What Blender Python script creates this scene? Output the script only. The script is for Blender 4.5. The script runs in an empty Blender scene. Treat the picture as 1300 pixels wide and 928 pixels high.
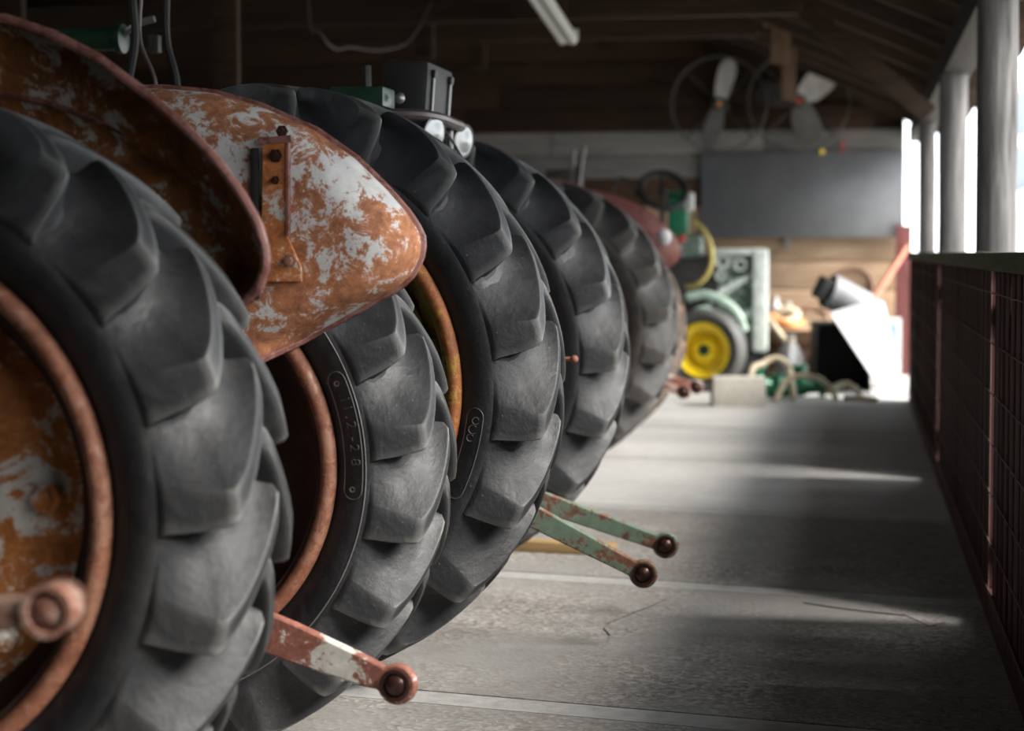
import bpy, bmesh, math, random
import numpy as np
from mathutils import Vector, Matrix, Euler
random.seed(7)
PI = math.pi
R_ = math.radians
scene = bpy.context.scene
COL = scene.collection

# ------------------------------------------------------------------ camera
F_PX, CX, CY = 2300.0, 650.0, 419.0          # focal length and principal point of the 1300x928 frame
VX, VY = 1085.0, 320.0                       # vanishing point of the row of tractors
CAM_H = 1.02
_d = Vector(((VX - CX) / F_PX, (CY - VY) / F_PX, 1.0)).normalized()
YAW = math.asin(_d.x)
PITCH = math.atan2(_d.y, _d.z)
cam_data = bpy.data.cameras.new('camera')
cam = bpy.data.objects.new('camera', cam_data)
COL.objects.link(cam)
cam.location = (0, 0, CAM_H)
cam.rotation_euler = (PI / 2 - PITCH, 0, YAW)
cam_data.sensor_width = 36.0
cam_data.lens = 36.0 * F_PX / 1300.0
cam_data.shift_y = -(464.0 - CY) / 1300.0
cam_data.clip_start = 0.05
cam_data.clip_end = 200
cam_data.dof.use_dof = True
cam_data.dof.focus_distance = 3.9
cam_data.dof.aperture_fstop = 2.9
scene.camera = cam

# ------------------------------------------------------------------ world, sun, exposure
w = bpy.data.worlds.new('sky')
scene.world = w
w.use_nodes = True
_bg = w.node_tree.nodes['Background']
_bg.inputs[0].default_value = (0.90, 0.95, 1.0, 1)
_bg.inputs[1].default_value = 5.6
sun_data = bpy.data.lights.new('sun', 'SUN')
sun = bpy.data.objects.new('sun', sun_data)
COL.objects.link(sun)
sun_data.energy = 17.0
sun_data.angle = R_(30)
sun_data.color = (1.0, 0.95, 0.88)
_sd = Vector((-1.0, 0.30, -0.80))            # the way the light travels
sun.rotation_euler = _sd.to_track_quat('-Z', 'Y').to_euler()
scene.view_settings.view_transform = 'Standard'
scene.view_settings.look = 'None'
scene.view_settings.gamma = 1.0
scene.view_settings.exposure = -0.2
scene.cycles.use_denoising = True
scene.cycles.max_bounces = 8
scene.cycles.sample_clamp_indirect = 6.0

# ------------------------------------------------------------------ helpers
_f = Vector((-math.sin(YAW) * math.cos(PITCH), math.cos(YAW) * math.cos(PITCH), -math.sin(PITCH)))
_r = Vector((math.cos(YAW), math.sin(YAW), 0))
_u = _r.cross(_f)


def at(px, py, y=None, z=None, x=None):
    """photo pixel -> point on the plane Y=y, Z=z or X=x"""
    d = _f + _r * ((px - CX) / F_PX) + _u * ((CY - py) / F_PX)
    if y is not None:
        t = y / d.y
    elif z is not None:
        t = (z - CAM_H) / d.z
    else:
        t = x / d.x
    return Vector((0, 0, CAM_H)) + d * t


def link(name, me, mat, parent=None, loc=None, rot=None):
    o = bpy.data.objects.new(name, me)
    COL.objects.link(o)
    if me is not None and mat is not None and len(me.materials) == 0:
        me.materials.append(mat)
    if parent is not None:
        o.parent = parent
    if loc is not None:
        o.location = loc
    if rot is not None:
        o.rotation_euler = rot
    return o


def tag(o, label, cat, group=None, kind=None):
    o['label'] = label
    if cat:
        o['category'] = cat
    if group:
        o['group'] = group
    if kind:
        o['kind'] = kind
    return o


def thing(name, label, cat, loc=(0, 0, 0), rotz=0, group=None):
    o = bpy.data.objects.new(name, None)
    COL.objects.link(o)
    o.empty_display_size = 0.1
    o.location = loc
    o.rotation_euler = (0, 0, rotz)
    return tag(o, label, cat, group)


def struct(name, me, mat, label=None):
    o = link(name, me, mat)
    o['kind'] = 'structure'
    if label:
        o['label'] = label
    return o


def copy_tree(o, parent=None):
    c = o.copy()
    COL.objects.link(c)
    c.parent = parent
    for ch in list(o.children):
        copy_tree(ch, c)
    return c


class MB:
    """collects vertices and faces of one mesh"""
    def __init__(s):
        s.v = []
        s.f = []

    def add(s, vs, fs):
        n = len(s.v)
        s.v += [tuple(p) for p in vs]
        s.f += [tuple(i + n for i in q) for q in fs]
        return s

    def box(s, c, d, bev=0.0, rot=None):
        bm = bmesh.new()
        bmesh.ops.create_cube(bm, size=1.0)
        bmesh.ops.scale(bm, vec=Vector(d), verts=bm.verts)
        if bev > 0:
            bmesh.ops.bevel(bm, geom=list(bm.edges), offset=bev, segments=2, affect='EDGES', profile=0.6)
        M = Matrix.Translation(Vector(c)) @ ((rot if isinstance(rot, Matrix) else Euler(rot).to_matrix().to_4x4()) if rot is not None else Matrix())
        bm.verts.index_update()
        s.add([M @ v.co for v in bm.verts], [[v.index for v in f.verts] for f in bm.faces])
        bm.free()
        return s

    def tube(s, path, r, n=10, cap=True, closed=False):
        path = [Vector(p) for p in path]
        m = len(path)
        rs = r if isinstance(r, (list, tuple)) else [r] * m
        vs, fs = [], []
        ref = None
        for i, p in enumerate(path):
            a = path[(i - 1) % m] if (i > 0 or closed) else p
            b = path[(i + 1) % m] if (i < m - 1 or closed) else p
            t = (b - a).normalized()
            if ref is None:
                ref = t.orthogonal().normalized()
            ref = (ref - t * ref.dot(t))
            if ref.length < 1e-6:
                ref = t.orthogonal()
            ref.normalize()
            q = t.cross(ref)
            for k in range(n):
                an = 2 * PI * k / n
                vs.append(p + (ref * math.cos(an) + q * math.sin(an)) * rs[i])
        for i in range(m if closed else m - 1):
            j = (i + 1) % m
            for k in range(n):
                fs.append((i * n + k, i * n + (k + 1) % n, j * n + (k + 1) % n, j * n + k))
        if cap and not closed:
            fs.append(tuple(range(n - 1, -1, -1)))
            fs.append(tuple((m - 1) * n + k for k in range(n)))
        return s.add(vs, fs)

    def lathe(s, prof, n=48, axis='Y', c=(0, 0, 0), a0=0.0, a1=2 * PI):
        """prof: list of (along axis, radius)"""
        full = abs(a1 - a0 - 2 * PI) < 1e-6
        m = n if full else n + 1
        vs, fs = [], []
        for (y, r) in prof:
            for k in range(m):
                a = a0 + (a1 - a0) * k / n
                p, q = r * math.cos(a), r * math.sin(a)
                v = {'Y': (p, y, q), 'Z': (p, q, y), 'X': (y, p, q)}[axis]
                vs.append((v[0] + c[0], v[1] + c[1], v[2] + c[2]))
        for i in range(len(prof) - 1):
            for k in range(n):
                k2 = (k + 1) % m
                fs.append((i * m + k, i * m + k2, (i + 1) * m + k2, (i + 1) * m + k))
        return s.add(vs, fs)

    def prism(s, pts, d, origin, ax, ay, az):
        """polygon pts in (ax, ay), thickness d along az"""
        o, ax, ay, az = Vector(origin), Vector(ax), Vector(ay), Vector(az)
        n = len(pts)
        vs = [o + ax * p[0] + ay * p[1] for p in pts] + [o + ax * p[0] + ay * p[1] + az * d for p in pts]
        fs = [tuple(range(n)), tuple(range(2 * n - 1, n - 1, -1))]
        for i in range(n):
            j = (i + 1) % n
            fs.append((i, i + n, j + n, j))
        return s.add(vs, fs)

    def sphere(s, c, r, n=16, m=10, sc=(1, 1, 1)):
        prof = [(-math.cos(PI * i / m), math.sin(PI * i / m)) for i in range(m + 1)]
        prof[0] = (-1, 1e-3)
        prof[-1] = (1, 1e-3)
        k = MB().lathe(prof, n, 'Z')
        return s.add([(c[0] + v[0] * r * sc[0], c[1] + v[1] * r * sc[1], c[2] + v[2] * r * sc[2]) for v in k.v], k.f)

    def mesh(s, name, smooth=True, angle=35, fix=True):
        me = bpy.data.meshes.new(name)
        me.from_pydata(s.v, [], s.f)
        if fix:
            bm = bmesh.new()
            bm.from_mesh(me)
            bmesh.ops.recalc_face_normals(bm, faces=bm.faces)
            bm.to_mesh(me)
            bm.free()
        if smooth:
            me.shade_smooth()
            me.set_sharp_from_angle(angle=R_(angle))
        return me

    def build(s, name, mat, parent=None, loc=None, rot=None, smooth=True, angle=35):
        return link(name, s.mesh(name, smooth, angle), mat, parent, loc, rot)


def arc(c, r, a0, a1, n, plane='XZ'):
    out = []
    for i in range(n + 1):
        a = R_(a0 + (a1 - a0) * i / n)
        p, q = r * math.cos(a), r * math.sin(a)
        out.append({'XZ': (c[0] + p, c[1], c[2] + q), 'XY': (c[0] + p, c[1] + q, c[2]), 'YZ': (c[0], c[1] + p, c[2] + q)}[plane])
    return out


def smooth_path(pts, k=6):
    pts = [Vector(p) for p in pts]
    P = [pts[0]] + pts + [pts[-1]]
    out = []
    for i in range(1, len(P) - 2):
        for j in range(k):
            t = j / k
            a, b, c, d = P[i - 1], P[i], P[i + 1], P[i + 2]
            out.append(0.5 * ((2 * b) + (c - a) * t + (2 * a - 5 * b + 4 * c - d) * t * t + (3 * b - a - 3 * c + d) * t ** 3))
    out.append(pts[-1])
    return out


# ------------------------------------------------------------------ materials
class NT:
    def __init__(s, name):
        s.m = bpy.data.materials.new(name)
        s.m.use_nodes = True
        s.t = s.m.node_tree
        s.b = s.t.nodes['Principled BSDF']
        s.tc = s.n('ShaderNodeTexCoord')

    def n(s, typ, **kw):
        nd = s.t.nodes.new(typ)
        for k, v in kw.items():
            setattr(nd, k, v)
        return nd

    def l(s, a, b):
        s.t.links.new(a, b)

    def coord(s, sc=(1, 1, 1), kind='Object'):
        mp = s.n('ShaderNodeMapping')
        mp.inputs['Scale'].default_value = sc
        s.l(s.tc.outputs[kind], mp.inputs[0])
        return mp.outputs[0]

    def noise(s, scale, detail=4, rough=0.6, sc=None, dist=0.0):
        nd = s.n('ShaderNodeTexNoise')
        nd.inputs['Scale'].default_value = scale
        nd.inputs['Detail'].default_value = detail
        nd.inputs['Roughness'].default_value = rough
        nd.inputs['Distortion'].default_value = dist
        s.l(s.coord(sc) if sc else s.tc.outputs['Object'], nd.inputs['Vector'])
        return nd.outputs['Fac']

    def ramp(s, fac, stops, interp='LINEAR'):
        r = s.n('ShaderNodeValToRGB')
        r.color_ramp.interpolation = interp
        els = r.color_ramp.elements
        while len(els) < len(stops):
            els.new(0.5)
        for e, (p, c) in zip(els, stops):
            e.position = p
            e.color = c if len(c) == 4 else (*c, 1)
        s.l(fac, r.inputs[0])
        return r.outputs[0]

    def mix(s, fac, a, b, blend='MIX'):
        m = s.n('ShaderNodeMix', data_type='RGBA', blend_type=blend)
        for inp, v in ((m.inputs[0], fac), (m.inputs[6], a), (m.inputs[7], b)):
            if isinstance(v, bpy.types.NodeSocket):
                s.l(v, inp)
            elif isinstance(v, (int, float)):
                inp.default_value = v
            else:
                inp.default_value = (*v, 1)
        return m.outputs[2]

    def math(s, op, a, b=0.0):
        m = s.n('ShaderNodeMath', operation=op)
        for inp, v in ((m.inputs[0], a), (m.inputs[1], b)):
            if isinstance(v, bpy.types.NodeSocket):
                s.l(v, inp)
            else:
                inp.default_value = v
        return m.outputs[0]

    def bump(s, h, strength=0.3, dist=0.01):
        b = s.n('ShaderNodeBump')
        b.inputs['Strength'].default_value = strength
        b.inputs['Distance'].default_value = dist
        s.l(h, b.inputs['Height'])
        s.l(b.outputs[0], s.b.inputs['Normal'])

    def out(s, col=None, rough=0.6, metal=0.0, spec=None):
        if col is not None:
            if isinstance(col, bpy.types.NodeSocket):
                s.l(col, s.b.inputs['Base Color'])
            else:
                s.b.inputs['Base Color'].default_value = (*col, 1)
        if isinstance(rough, bpy.types.NodeSocket):
            s.l(rough, s.b.inputs['Roughness'])
        else:
            s.b.inputs['Roughness'].default_value = rough
        s.b.inputs['Metallic'].default_value = metal
        if spec is not None:
            s.b.inputs['Specular IOR Level'].default_value = spec
        return s.m


def mat_plain(name, col, rough=0.6, metal=0.0, vary=0.25, scale=12, bump=0.0):
    t = NT(name)
    f = t.noise(scale, 5, 0.65)
    dark = tuple(c * (1 - vary) for c in col)
    lite = tuple(min(1, c * (1 + vary)) for c in col)
    c = t.ramp(f, [(0.3, dark), (0.7, lite)])
    if bump:
        t.bump(t.noise(scale * 6, 4), bump, 0.004)
    return t.out(c, rough, metal)


def mat_rubber(name, base, dust, amount=0.5, rough=0.55):
    t = NT(name)
    big = t.noise(5, 6, 0.65)
    fine = t.noise(70, 4, 0.7)
    c = t.ramp(big, [(0.35, base), (0.75, tuple(b * 1.7 for b in base))])
    d = t.math('MULTIPLY', t.ramp(t.noise(9, 8, 0.72, dist=0.6), [(0.46, (0, 0, 0)), (0.72, (1, 1, 1))]), amount)
    c = t.mix(d, c, dust)
    geo = t.n('ShaderNodeNewGeometry')
    edge = t.ramp(geo.outputs['Pointiness'], [(0.515, (0, 0, 0)), (0.57, (1, 1, 1))])
    c = t.mix(t.math('MULTIPLY', edge, 0.6), c, (0.20, 0.20, 0.19))
    speck = t.ramp(t.noise(160, 2, 0.5), [(0.70, (0, 0, 0)), (0.76, (1, 1, 1))])
    c = t.mix(t.math('MULTIPLY', speck, 0.35), c, (0.22, 0.21, 0.19))
    r = t.ramp(big, [(0.3, (rough - 0.12,) * 3), (0.7, (rough + 0.15,) * 3)])
    t.bump(t.math('ADD', t.math('MULTIPLY', fine, 0.35), t.noise(16, 6, 0.6)), 0.35, 0.010)
    return t.out(c, r, 0, 0.5)


def mat_rust(name, paint=(0.55, 0.56, 0.55), rust=(0.42, 0.15, 0.045), deep=(0.10, 0.035, 0.015), cover=0.45, scale=5.0, rough=0.7, red=None):
    """old paint flaked off in ragged patches over orange rust"""
    t = NT(name)
    fine = t.noise(scale * 9, 6, 0.75)
    mid = t.noise(scale * 3.0, 10, 0.78, dist=0.5)
    big = t.noise(scale * 0.75, 4, 0.55)
    rc = t.ramp(mid, [(0.30, deep), (0.46, rust), (0.62, tuple(min(1, c * 1.55) for c in rust)), (0.80, tuple(c * 0.7 for c in rust))])
    rc = t.mix(t.math('MULTIPLY', t.ramp(fine, [(0.35, (1, 1, 1)), (0.60, (0, 0, 0))]), 0.55), rc, deep)
    s = t.math('ADD', t.math('MULTIPLY', mid, 0.75), t.math('ADD', t.math('MULTIPLY', big, 0.42), t.math('MULTIPLY', fine, 0.26)))
    lo = 0.775 - 0.12 * cover
    m = t.ramp(s, [(lo - 0.005, (0, 0, 0)), (lo + 0.03, (1, 1, 1))])
    pc = t.ramp(t.noise(scale * 5, 4, 0.6), [(0.3, tuple(c * 0.72 for c in paint)), (0.7, paint)])
    c = t.mix(m, rc, pc)
    t.bump(t.math('ADD', t.math('MULTIPLY', m, 0.8), fine), 0.35, 0.003)
    return t.out(c, t.ramp(m, [(0, (rough + .1,) * 3), (1, (rough - 0.2,) * 3)]), 0.0, 0.4)


def mat_wood(name, c0, c1, axis=0, grain=3.0, rough=0.8):
    t = NT(name)
    sc = [14, 14, 14]
    sc[axis] = 0.9
    oi = t.n('ShaderNodeObjectInfo')
    vec = t.n('ShaderNodeVectorMath', operation='ADD')
    t.l(t.coord(tuple(sc)), vec.inputs[0])
    cmb = t.n('ShaderNodeCombineXYZ')
    for i in range(3):
        t.l(t.math('MULTIPLY', oi.outputs['Random'], 37.0 + 11 * i), cmb.inputs[i])
    t.l(cmb.outputs[0], vec.inputs[1])
    nz = t.n('ShaderNodeTexNoise')
    nz.inputs['Scale'].default_value = grain
    nz.inputs['Detail'].default_value = 6
    nz.inputs['Roughness'].default_value = 0.65
    nz.inputs['Distortion'].default_value = 0.6
    t.l(vec.outputs[0], nz.inputs['Vector'])
    c = t.ramp(nz.outputs['Fac'], [(0.32, c0), (0.68, c1)])
    v = t.ramp(oi.outputs['Random'], [(0, (0.65,) * 3), (1, (1.25,) * 3)])
    c = t.mix(1.0, c, v, 'MULTIPLY')
    t.bump(nz.outputs['Fac'], 0.4, 0.006)
    return t.out(c, rough, 0, 0.25)


def mat_concrete(name):
    t = NT(name)
    big = t.noise(0.9, 6, 0.6)
    mid = t.noise(7, 6, 0.7)
    c = t.ramp(big, [(0.3, (0.20, 0.19, 0.178)), (0.7, (0.30, 0.293, 0.28))])
    c = t.mix(0.35, c, t.ramp(mid, [(0.3, (0.15, 0.135, 0.12)), (0.7, (0.37, 0.365, 0.35))]))
    vo = t.n('ShaderNodeTexVoronoi', feature='F1')
    vo.inputs['Scale'].default_value = 85
    t.l(t.tc.outputs['Object'], vo.inputs['Vector'])
    sepc = t.n('ShaderNodeSeparateColor')
    t.l(vo.outputs['Color'], sepc.inputs[0])
    peb = t.ramp(sepc.outputs[0], [(0.0, (0.07, 0.055, 0.045)), (0.25, (0.26, 0.185, 0.135)), (0.5, (0.27, 0.255, 0.24)), (0.8, (0.42, 0.405, 0.385)), (1.0, (0.60, 0.58, 0.55))])
    wear = t.ramp(t.noise(1.6, 5, 0.65), [(0.38, (0, 0, 0)), (0.62, (1, 1, 1))])
    c = t.mix(t.math('MULTIPLY', wear, 0.55), c, peb)
    st = t.ramp(t.noise(1.3, 8, 0.7, sc=(1, 1.6, 1), dist=0.8), [(0.56, (0, 0, 0)), (0.74, (1, 1, 1))])
    c = t.mix(t.math('MULTIPLY', st, 0.45), c, (0.16, 0.14, 0.12))
    t.bump(t.math('ADD', vo.outputs['Distance'], t.noise(30, 5)), 0.25, 0.004)
    return t.out(c, 0.82, 0, 0.3)


M = {}
M['rubber'] = mat_rubber('tire_rubber', (0.0095, 0.010, 0.0115), (0.046, 0.047, 0.049), 0.5, 0.54)
M['rubber_worn'] = mat_rubber('tire_rubber_dusty', (0.010, 0.0105, 0.012), (0.050, 0.048, 0.046), 0.7, 0.55)
M['rubber_mud'] = mat_rubber('tire_rubber_earthy', (0.018, 0.0175, 0.0175), (0.10, 0.075, 0.052), 0.75, 0.6)
M['rubber_brown'] = mat_rubber('tire_rubber_clay', (0.05, 0.038, 0.03), (0.30, 0.17, 0.10), 1.0, 0.75)
M['rust_fender'] = mat_rust('flaked_white_over_rust', (0.56, 0.56, 0.55), (0.36, 0.145, 0.065), (0.10, 0.04, 0.025), cover=0.50, scale=6.0)
M['rust_bracket'] = mat_rust('rusty_bracket', (0.52, 0.50, 0.46), (0.40, 0.14, 0.04), (0.13, 0.045, 0.02), cover=0.12, scale=7)
M['rust_dark'] = mat_rust('flaked_white_over_brown_rust', (0.50, 0.50, 0.46), (0.26, 0.095, 0.025), (0.05, 0.02, 0.01), cover=0.30, scale=4.2)
M['rust_disc'] = mat_rust('orange_rust_wheel', (0.70, 0.66, 0.60), (0.48, 0.17, 0.045), (0.20, 0.07, 0.02), cover=0.28, scale=4.0)
M['rust_lip'] = mat_rust('red_brown_rolled_edge', (0.26, 0.12, 0.10), (0.16, 0.055, 0.040), (0.08, 0.03, 0.02), cover=0.6, scale=9, rough=0.5)
M['rust_rim'] = mat_rust('rusted_rim', (0.28, 0.14, 0.09), (0.21, 0.080, 0.045), (0.09, 0.035, 0.02), cover=0.35, scale=9, rough=0.55)
M['rust_orange_rim'] = mat_rust('orange_rusted_rim', (0.42, 0.24, 0.04), (0.30, 0.105, 0.032), (0.12, 0.04, 0.018), cover=0.08, scale=8, rough=0.5)
M['yellow_old'] = mat_rust('old_yellow_paint', (0.23, 0.19, 0.045), (0.16, 0.08, 0.025), (0.06, 0.03, 0.015), cover=0.95, scale=7, rough=0.6)
M['rust_arm'] = mat_rust('red_brown_link', (0.62, 0.60, 0.55), (0.26, 0.10, 0.07), (0.12, 0.05, 0.04), cover=0.30, scale=8, rough=0.5)
M['rust_link'] = mat_rust('brown_rust_link', (0.30, 0.20, 0.16), (0.20, 0.085, 0.055), (0.09, 0.04, 0.03), cover=0.2, scale=9, rough=0.5)
M['green_arm'] = mat_rust('green_paint_over_rust', (0.15, 0.21, 0.155), (0.20, 0.085, 0.05), (0.05, 0.03, 0.02), cover=0.85, scale=9, rough=0.55)
M['ball'] = mat_plain('rusty_ball_steel', (0.055, 0.026, 0.020), 0.35, 0.6, 0.4, 30)
M['maroon_fender'] = mat_rust('faded_maroon_paint', (0.20, 0.075, 0.065), (0.14, 0.05, 0.035), (0.08, 0.03, 0.02), cover=0.95, scale=5, rough=0.55)
M['drum'] = mat_plain('dark_rust_and_rim_shade', (0.045, 0.020, 0.013), 0.85, 0, 0.5, 10)
M['cast_dark'] = mat_plain('oily_dark_casting', (0.03, 0.028, 0.026), 0.6, 0.2, 0.4, 14)
M['cast_red'] = mat_rust('red_oxide_casting', (0.14, 0.06, 0.05), (0.12, 0.05, 0.03), (0.04, 0.02, 0.015), cover=0.7, scale=6)
M['green'] = mat_plain('dark_green_enamel', (0.007, 0.036, 0.018), 0.4, 0, 0.35, 18)
M['green_bright'] = mat_plain('green_enamel', (0.012, 0.15, 0.075), 0.35, 0, 0.4, 20)
M['green_pale'] = mat_rust('pale_green_worn_casting', (0.50, 0.56, 0.51), (0.12, 0.17, 0.14), (0.03, 0.05, 0.04), cover=0.30, scale=9, rough=0.6)
M['pale_cast'] = mat_plain('pale_flaking_casting', (0.55, 0.60, 0.56), 0.55, 0, 0.35, 14)
M['mint'] = mat_plain('mint_green_paint', (0.36, 0.47, 0.40), 0.5, 0, 0.25, 16)
M['black'] = mat_plain('black_vinyl', (0.006, 0.006, 0.0065), 0.62, 0, 0.3, 20, 0.1)
M['black_hole'] = mat_plain('black_plastic_and_shade', (0.006, 0.006, 0.007), 0.7, 0, 0.3, 10)
M['tube_steel'] = mat_plain('dull_painted_tube', (0.09, 0.075, 0.072), 0.4, 0.4, 0.3, 20)
M['chrome'] = mat_plain('tarnished_chrome', (0.22, 0.22, 0.22), 0.45, 0.7, 0.2, 40)
M['yellow'] = mat_plain('yellow_wheel_paint', (0.85, 0.62, 0.02), 0.35, 0, 0.12, 20)
M['white_panel'] = mat_plain('white_enamel_sheet', (0.33, 0.335, 0.345), 0.5, 0, 0.10, 5)
M['grey_panel'] = mat_plain('grey_sheet_metal', (0.13, 0.133, 0.14), 0.33, 0.45, 0.16, 3)
M['grey_bag'] = mat_plain('grey_plastic', (0.17, 0.17, 0.178), 0.55, 0, 0.3, 6)
M['cardboard'] = mat_plain('pale_concrete_block', (0.52, 0.49, 0.43), 0.85, 0, 0.15, 25, 0.4)
M['dark_brown'] = mat_plain('dark_brown_stain', (0.10, 0.06, 0.03), 0.8, 0, 0.3, 20)
M['hose_tan'] = mat_plain('tan_rubber_hose', (0.48, 0.40, 0.28), 0.5, 0, 0.15, 8)
M['hose_brown'] = mat_plain('brown_rubber_hose', (0.18, 0.10, 0.065), 0.5, 0, 0.2, 8)
M['hose_orange'] = mat_plain('orange_brown_hose', (0.55, 0.22, 0.07), 0.5, 0, 0.2, 8)
M['hose_yellow'] = mat_plain('yellow_hose', (0.55, 0.45, 0.13), 0.5, 0, 0.2, 8)
M['white'] = mat_plain('white_plastic', (0.45, 0.45, 0.44), 0.45, 0, 0.08, 8)
M['blue'] = mat_plain('blue_grey_print', (0.10, 0.22, 0.32), 0.5, 0, 0.1, 8)
M['lamp_white'] = mat_plain('white_fixture_enamel', (0.50, 0.50, 0.48), 0.4, 0, 0.1, 8)
M['fan_grey'] = mat_plain('dull_galvanised_fan', (0.20, 0.195, 0.185), 0.5, 0.3, 0.25, 9)
M['fan_dark'] = mat_plain('dark_fan_guard', (0.05, 0.048, 0.045), 0.6, 0.3, 0.3, 12)
M['red'] = mat_plain('red_plastic', (0.5, 0.04, 0.03), 0.4, 0, 0.15, 12)
M['wood_dark'] = mat_wood('dark_barn_board', (0.0167, 0.0089, 0.0046), (0.0475, 0.0251, 0.0118))
M['wood_white'] = mat_wood('whitewashed_barn_board', (0.1240, 0.1178, 0.1116), (0.2232, 0.2170, 0.2077))
M['wood_tan'] = mat_wood('tan_barn_board', (0.2160, 0.1395, 0.0855), (0.3780, 0.2700, 0.1800))
M['wood_brown'] = mat_wood('brown_barn_board', (0.0450, 0.0240, 0.0126), (0.0960, 0.0540, 0.0300))
M['wood_rafter'] = mat_wood('dark_rafter', (0.0144, 0.0078, 0.0040), (0.0369, 0.0205, 0.0102))  # rafters and purlins in plain very dark brown
M['wood_rafter_y'] = mat_wood('dark_purlin', (0.0063, 0.0036, 0.0021), (0.0168, 0.0095, 0.0050), axis=1)
M['wood_hanger'] = mat_wood('pale_timber', (0.0770, 0.0468, 0.0275), (0.1375, 0.0880, 0.0550), axis=2)
M['wood_post'] = mat_wood('weathered_post', (0.0231, 0.0221, 0.0221), (0.1339, 0.1302, 0.1283), axis=2, grain=2.2)
M['wood_plank'] = mat_wood('yellow_pine_plank', (0.36, 0.22, 0.09), (0.60, 0.42, 0.20))
M['maroon'] = mat_wood('maroon_painted_picket', (0.018, 0.0035, 0.0035), (0.042, 0.009, 0.009), axis=2, rough=0.7)
M['maroon_y'] = mat_wood('maroon_painted_rail', (0.018, 0.004, 0.004), (0.045, 0.010, 0.009), axis=1, rough=0.7)
M['red_board'] = mat_wood('faded_red_board', (0.10, 0.03, 0.028), (0.20, 0.065, 0.06), axis=2, rough=0.7)
M['moss_rail'] = mat_wood('mossy_rail', (0.030, 0.045, 0.012), (0.085, 0.095, 0.040), axis=1)
M['wire'] = mat_plain('rusty_mesh_wire', (0.06, 0.03, 0.022), 0.6, 0.5, 0.3, 30)
M['red_pole'] = mat_plain('rusty_red_pipe', (0.30, 0.085, 0.045), 0.5, 0.1, 0.3, 14)
M['concrete'] = mat_concrete('worn_concrete')
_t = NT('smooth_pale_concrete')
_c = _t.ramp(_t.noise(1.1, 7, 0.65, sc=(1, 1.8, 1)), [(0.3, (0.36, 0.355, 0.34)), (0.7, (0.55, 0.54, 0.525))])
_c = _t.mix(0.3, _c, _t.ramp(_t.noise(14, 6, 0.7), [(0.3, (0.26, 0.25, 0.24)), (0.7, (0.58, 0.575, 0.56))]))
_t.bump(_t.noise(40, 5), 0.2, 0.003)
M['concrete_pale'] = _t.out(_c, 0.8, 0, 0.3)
M['joint'] = mat_plain('pale_joint_mortar', (0.36, 0.355, 0.34), 0.9, 0, 0.2, 20, 0.3)
M['crack'] = mat_plain('dark_crack', (0.03, 0.026, 0.022), 0.95, 0, 0.2, 20)
M['earth'] = mat_plain('dark_soil', (0.035, 0.03, 0.025), 0.95, 0, 0.3, 4, 0.4)
M['yard'] = mat_plain('pale_gravel_yard', (0.55, 0.53, 0.49), 0.95, 0, 0.12, 2, 0.3)
M['grass'] = mat_plain('grass_green', (0.10, 0.20, 0.03), 0.8, 0, 0.4, 8)
M['shed_white'] = mat_plain('white_shed_siding', (0.80, 0.80, 0.80), 0.7, 0, 0.04, 2)
M['shed_blue'] = mat_plain('blue_grey_shed_siding', (0.16, 0.19, 0.24), 0.6, 0, 0.12, 2)
M['shed_pink'] = mat_plain('faded_pink_siding', (0.55, 0.36, 0.33), 0.6, 0, 0.12, 2)
M['tin'] = mat_plain('corrugated_tin', (0.40, 0.38, 0.36), 0.5, 0.5, 0.2, 6)
M['letter'] = mat_plain('moulded_rubber_letter', (0.060, 0.062, 0.063), 0.6, 0, 0.2, 40)
_g = NT('ribbed_lamp_glass')
_wv = _g.n('ShaderNodeTexWave')
_wv.inputs['Scale'].default_value = 26
_g.l(_g.tc.outputs['Object'], _wv.inputs['Vector'])
_g.bump(_wv.outputs['Fac'], 0.8, 0.004)
M['lens'] = _g.out((0.36, 0.37, 0.37), 0.35, 0.3)

# ================================================================== SETTING
FENCE_X = 0.385
WALL_Y = 15.5
EAVE = (0.80, 1.98)              # roof edge, X and Z
SLOPE = 0.43


def roof_z(x):
    return EAVE[1] + (EAVE[0] - x) * SLOPE


# floor: slabs poured at a slight skew, mortar strips in the joints
floor = struct('floor', MB().box((-3.3, 6.5, -0.16), (9.2, 20.0, 0.2)).mesh('floor', False), M['earth'], 'concrete barn floor poured in slabs')
SK = math.tan(R_(-8.6))
joint_y = [-2.6, -0.9, 0.75, 2.35, 3.87, 5.445, 7.06, 8.75, 10.40, 12.1, 13.8, 15.42]
XL, XR = -7.6, 0.75
YLO, YHI = -3.3, WALL_Y


def slab_poly(ya, yb, xa, xb):
    pts = [(xa, ya + SK * xa), (xb, ya + SK * xb), (xb, yb + SK * xb), (xa, yb + SK * xa)]
    return [(x, min(max(y, YLO), YHI)) for x, y in pts]


random.seed(3)
for i in range(len(joint_y)):
    ya = joint_y[i] + 0.058
    yb = (joint_y[i + 1] - 0.058) if i + 1 < len(joint_y) else joint_y[i] + 2.2
    xs = [XL, -4.9, -2.45, XR]
    for j in range(3):
        p = slab_poly(ya, yb, xs[j] + 0.006, xs[j + 1] - 0.006)
        if abs(p[0][1] - p[3][1]) < 0.05 and abs(p[1][1] - p[2][1]) < 0.05:
            continue
        MB().prism(p, 0.062, (0, 0, -0.062 + random.uniform(-0.002, 0.0)), (1, 0, 0), (0, 1, 0), (0, 0, 1)).build('slab', M['concrete_pale' if joint_y[i] > 7 else 'concrete'], floor, smooth=False)  # far slabs smoother, and paler to carry the brighter light there
    MB().prism(slab_poly(joint_y[i] - 0.052, joint_y[i] + 0.052, XL, XR), 0.0605, (0, 0, -0.062), (1, 0, 0), (0, 1, 0), (0, 0, 1)).build('joint_strip', M['joint'], floor, smooth=False)
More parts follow.
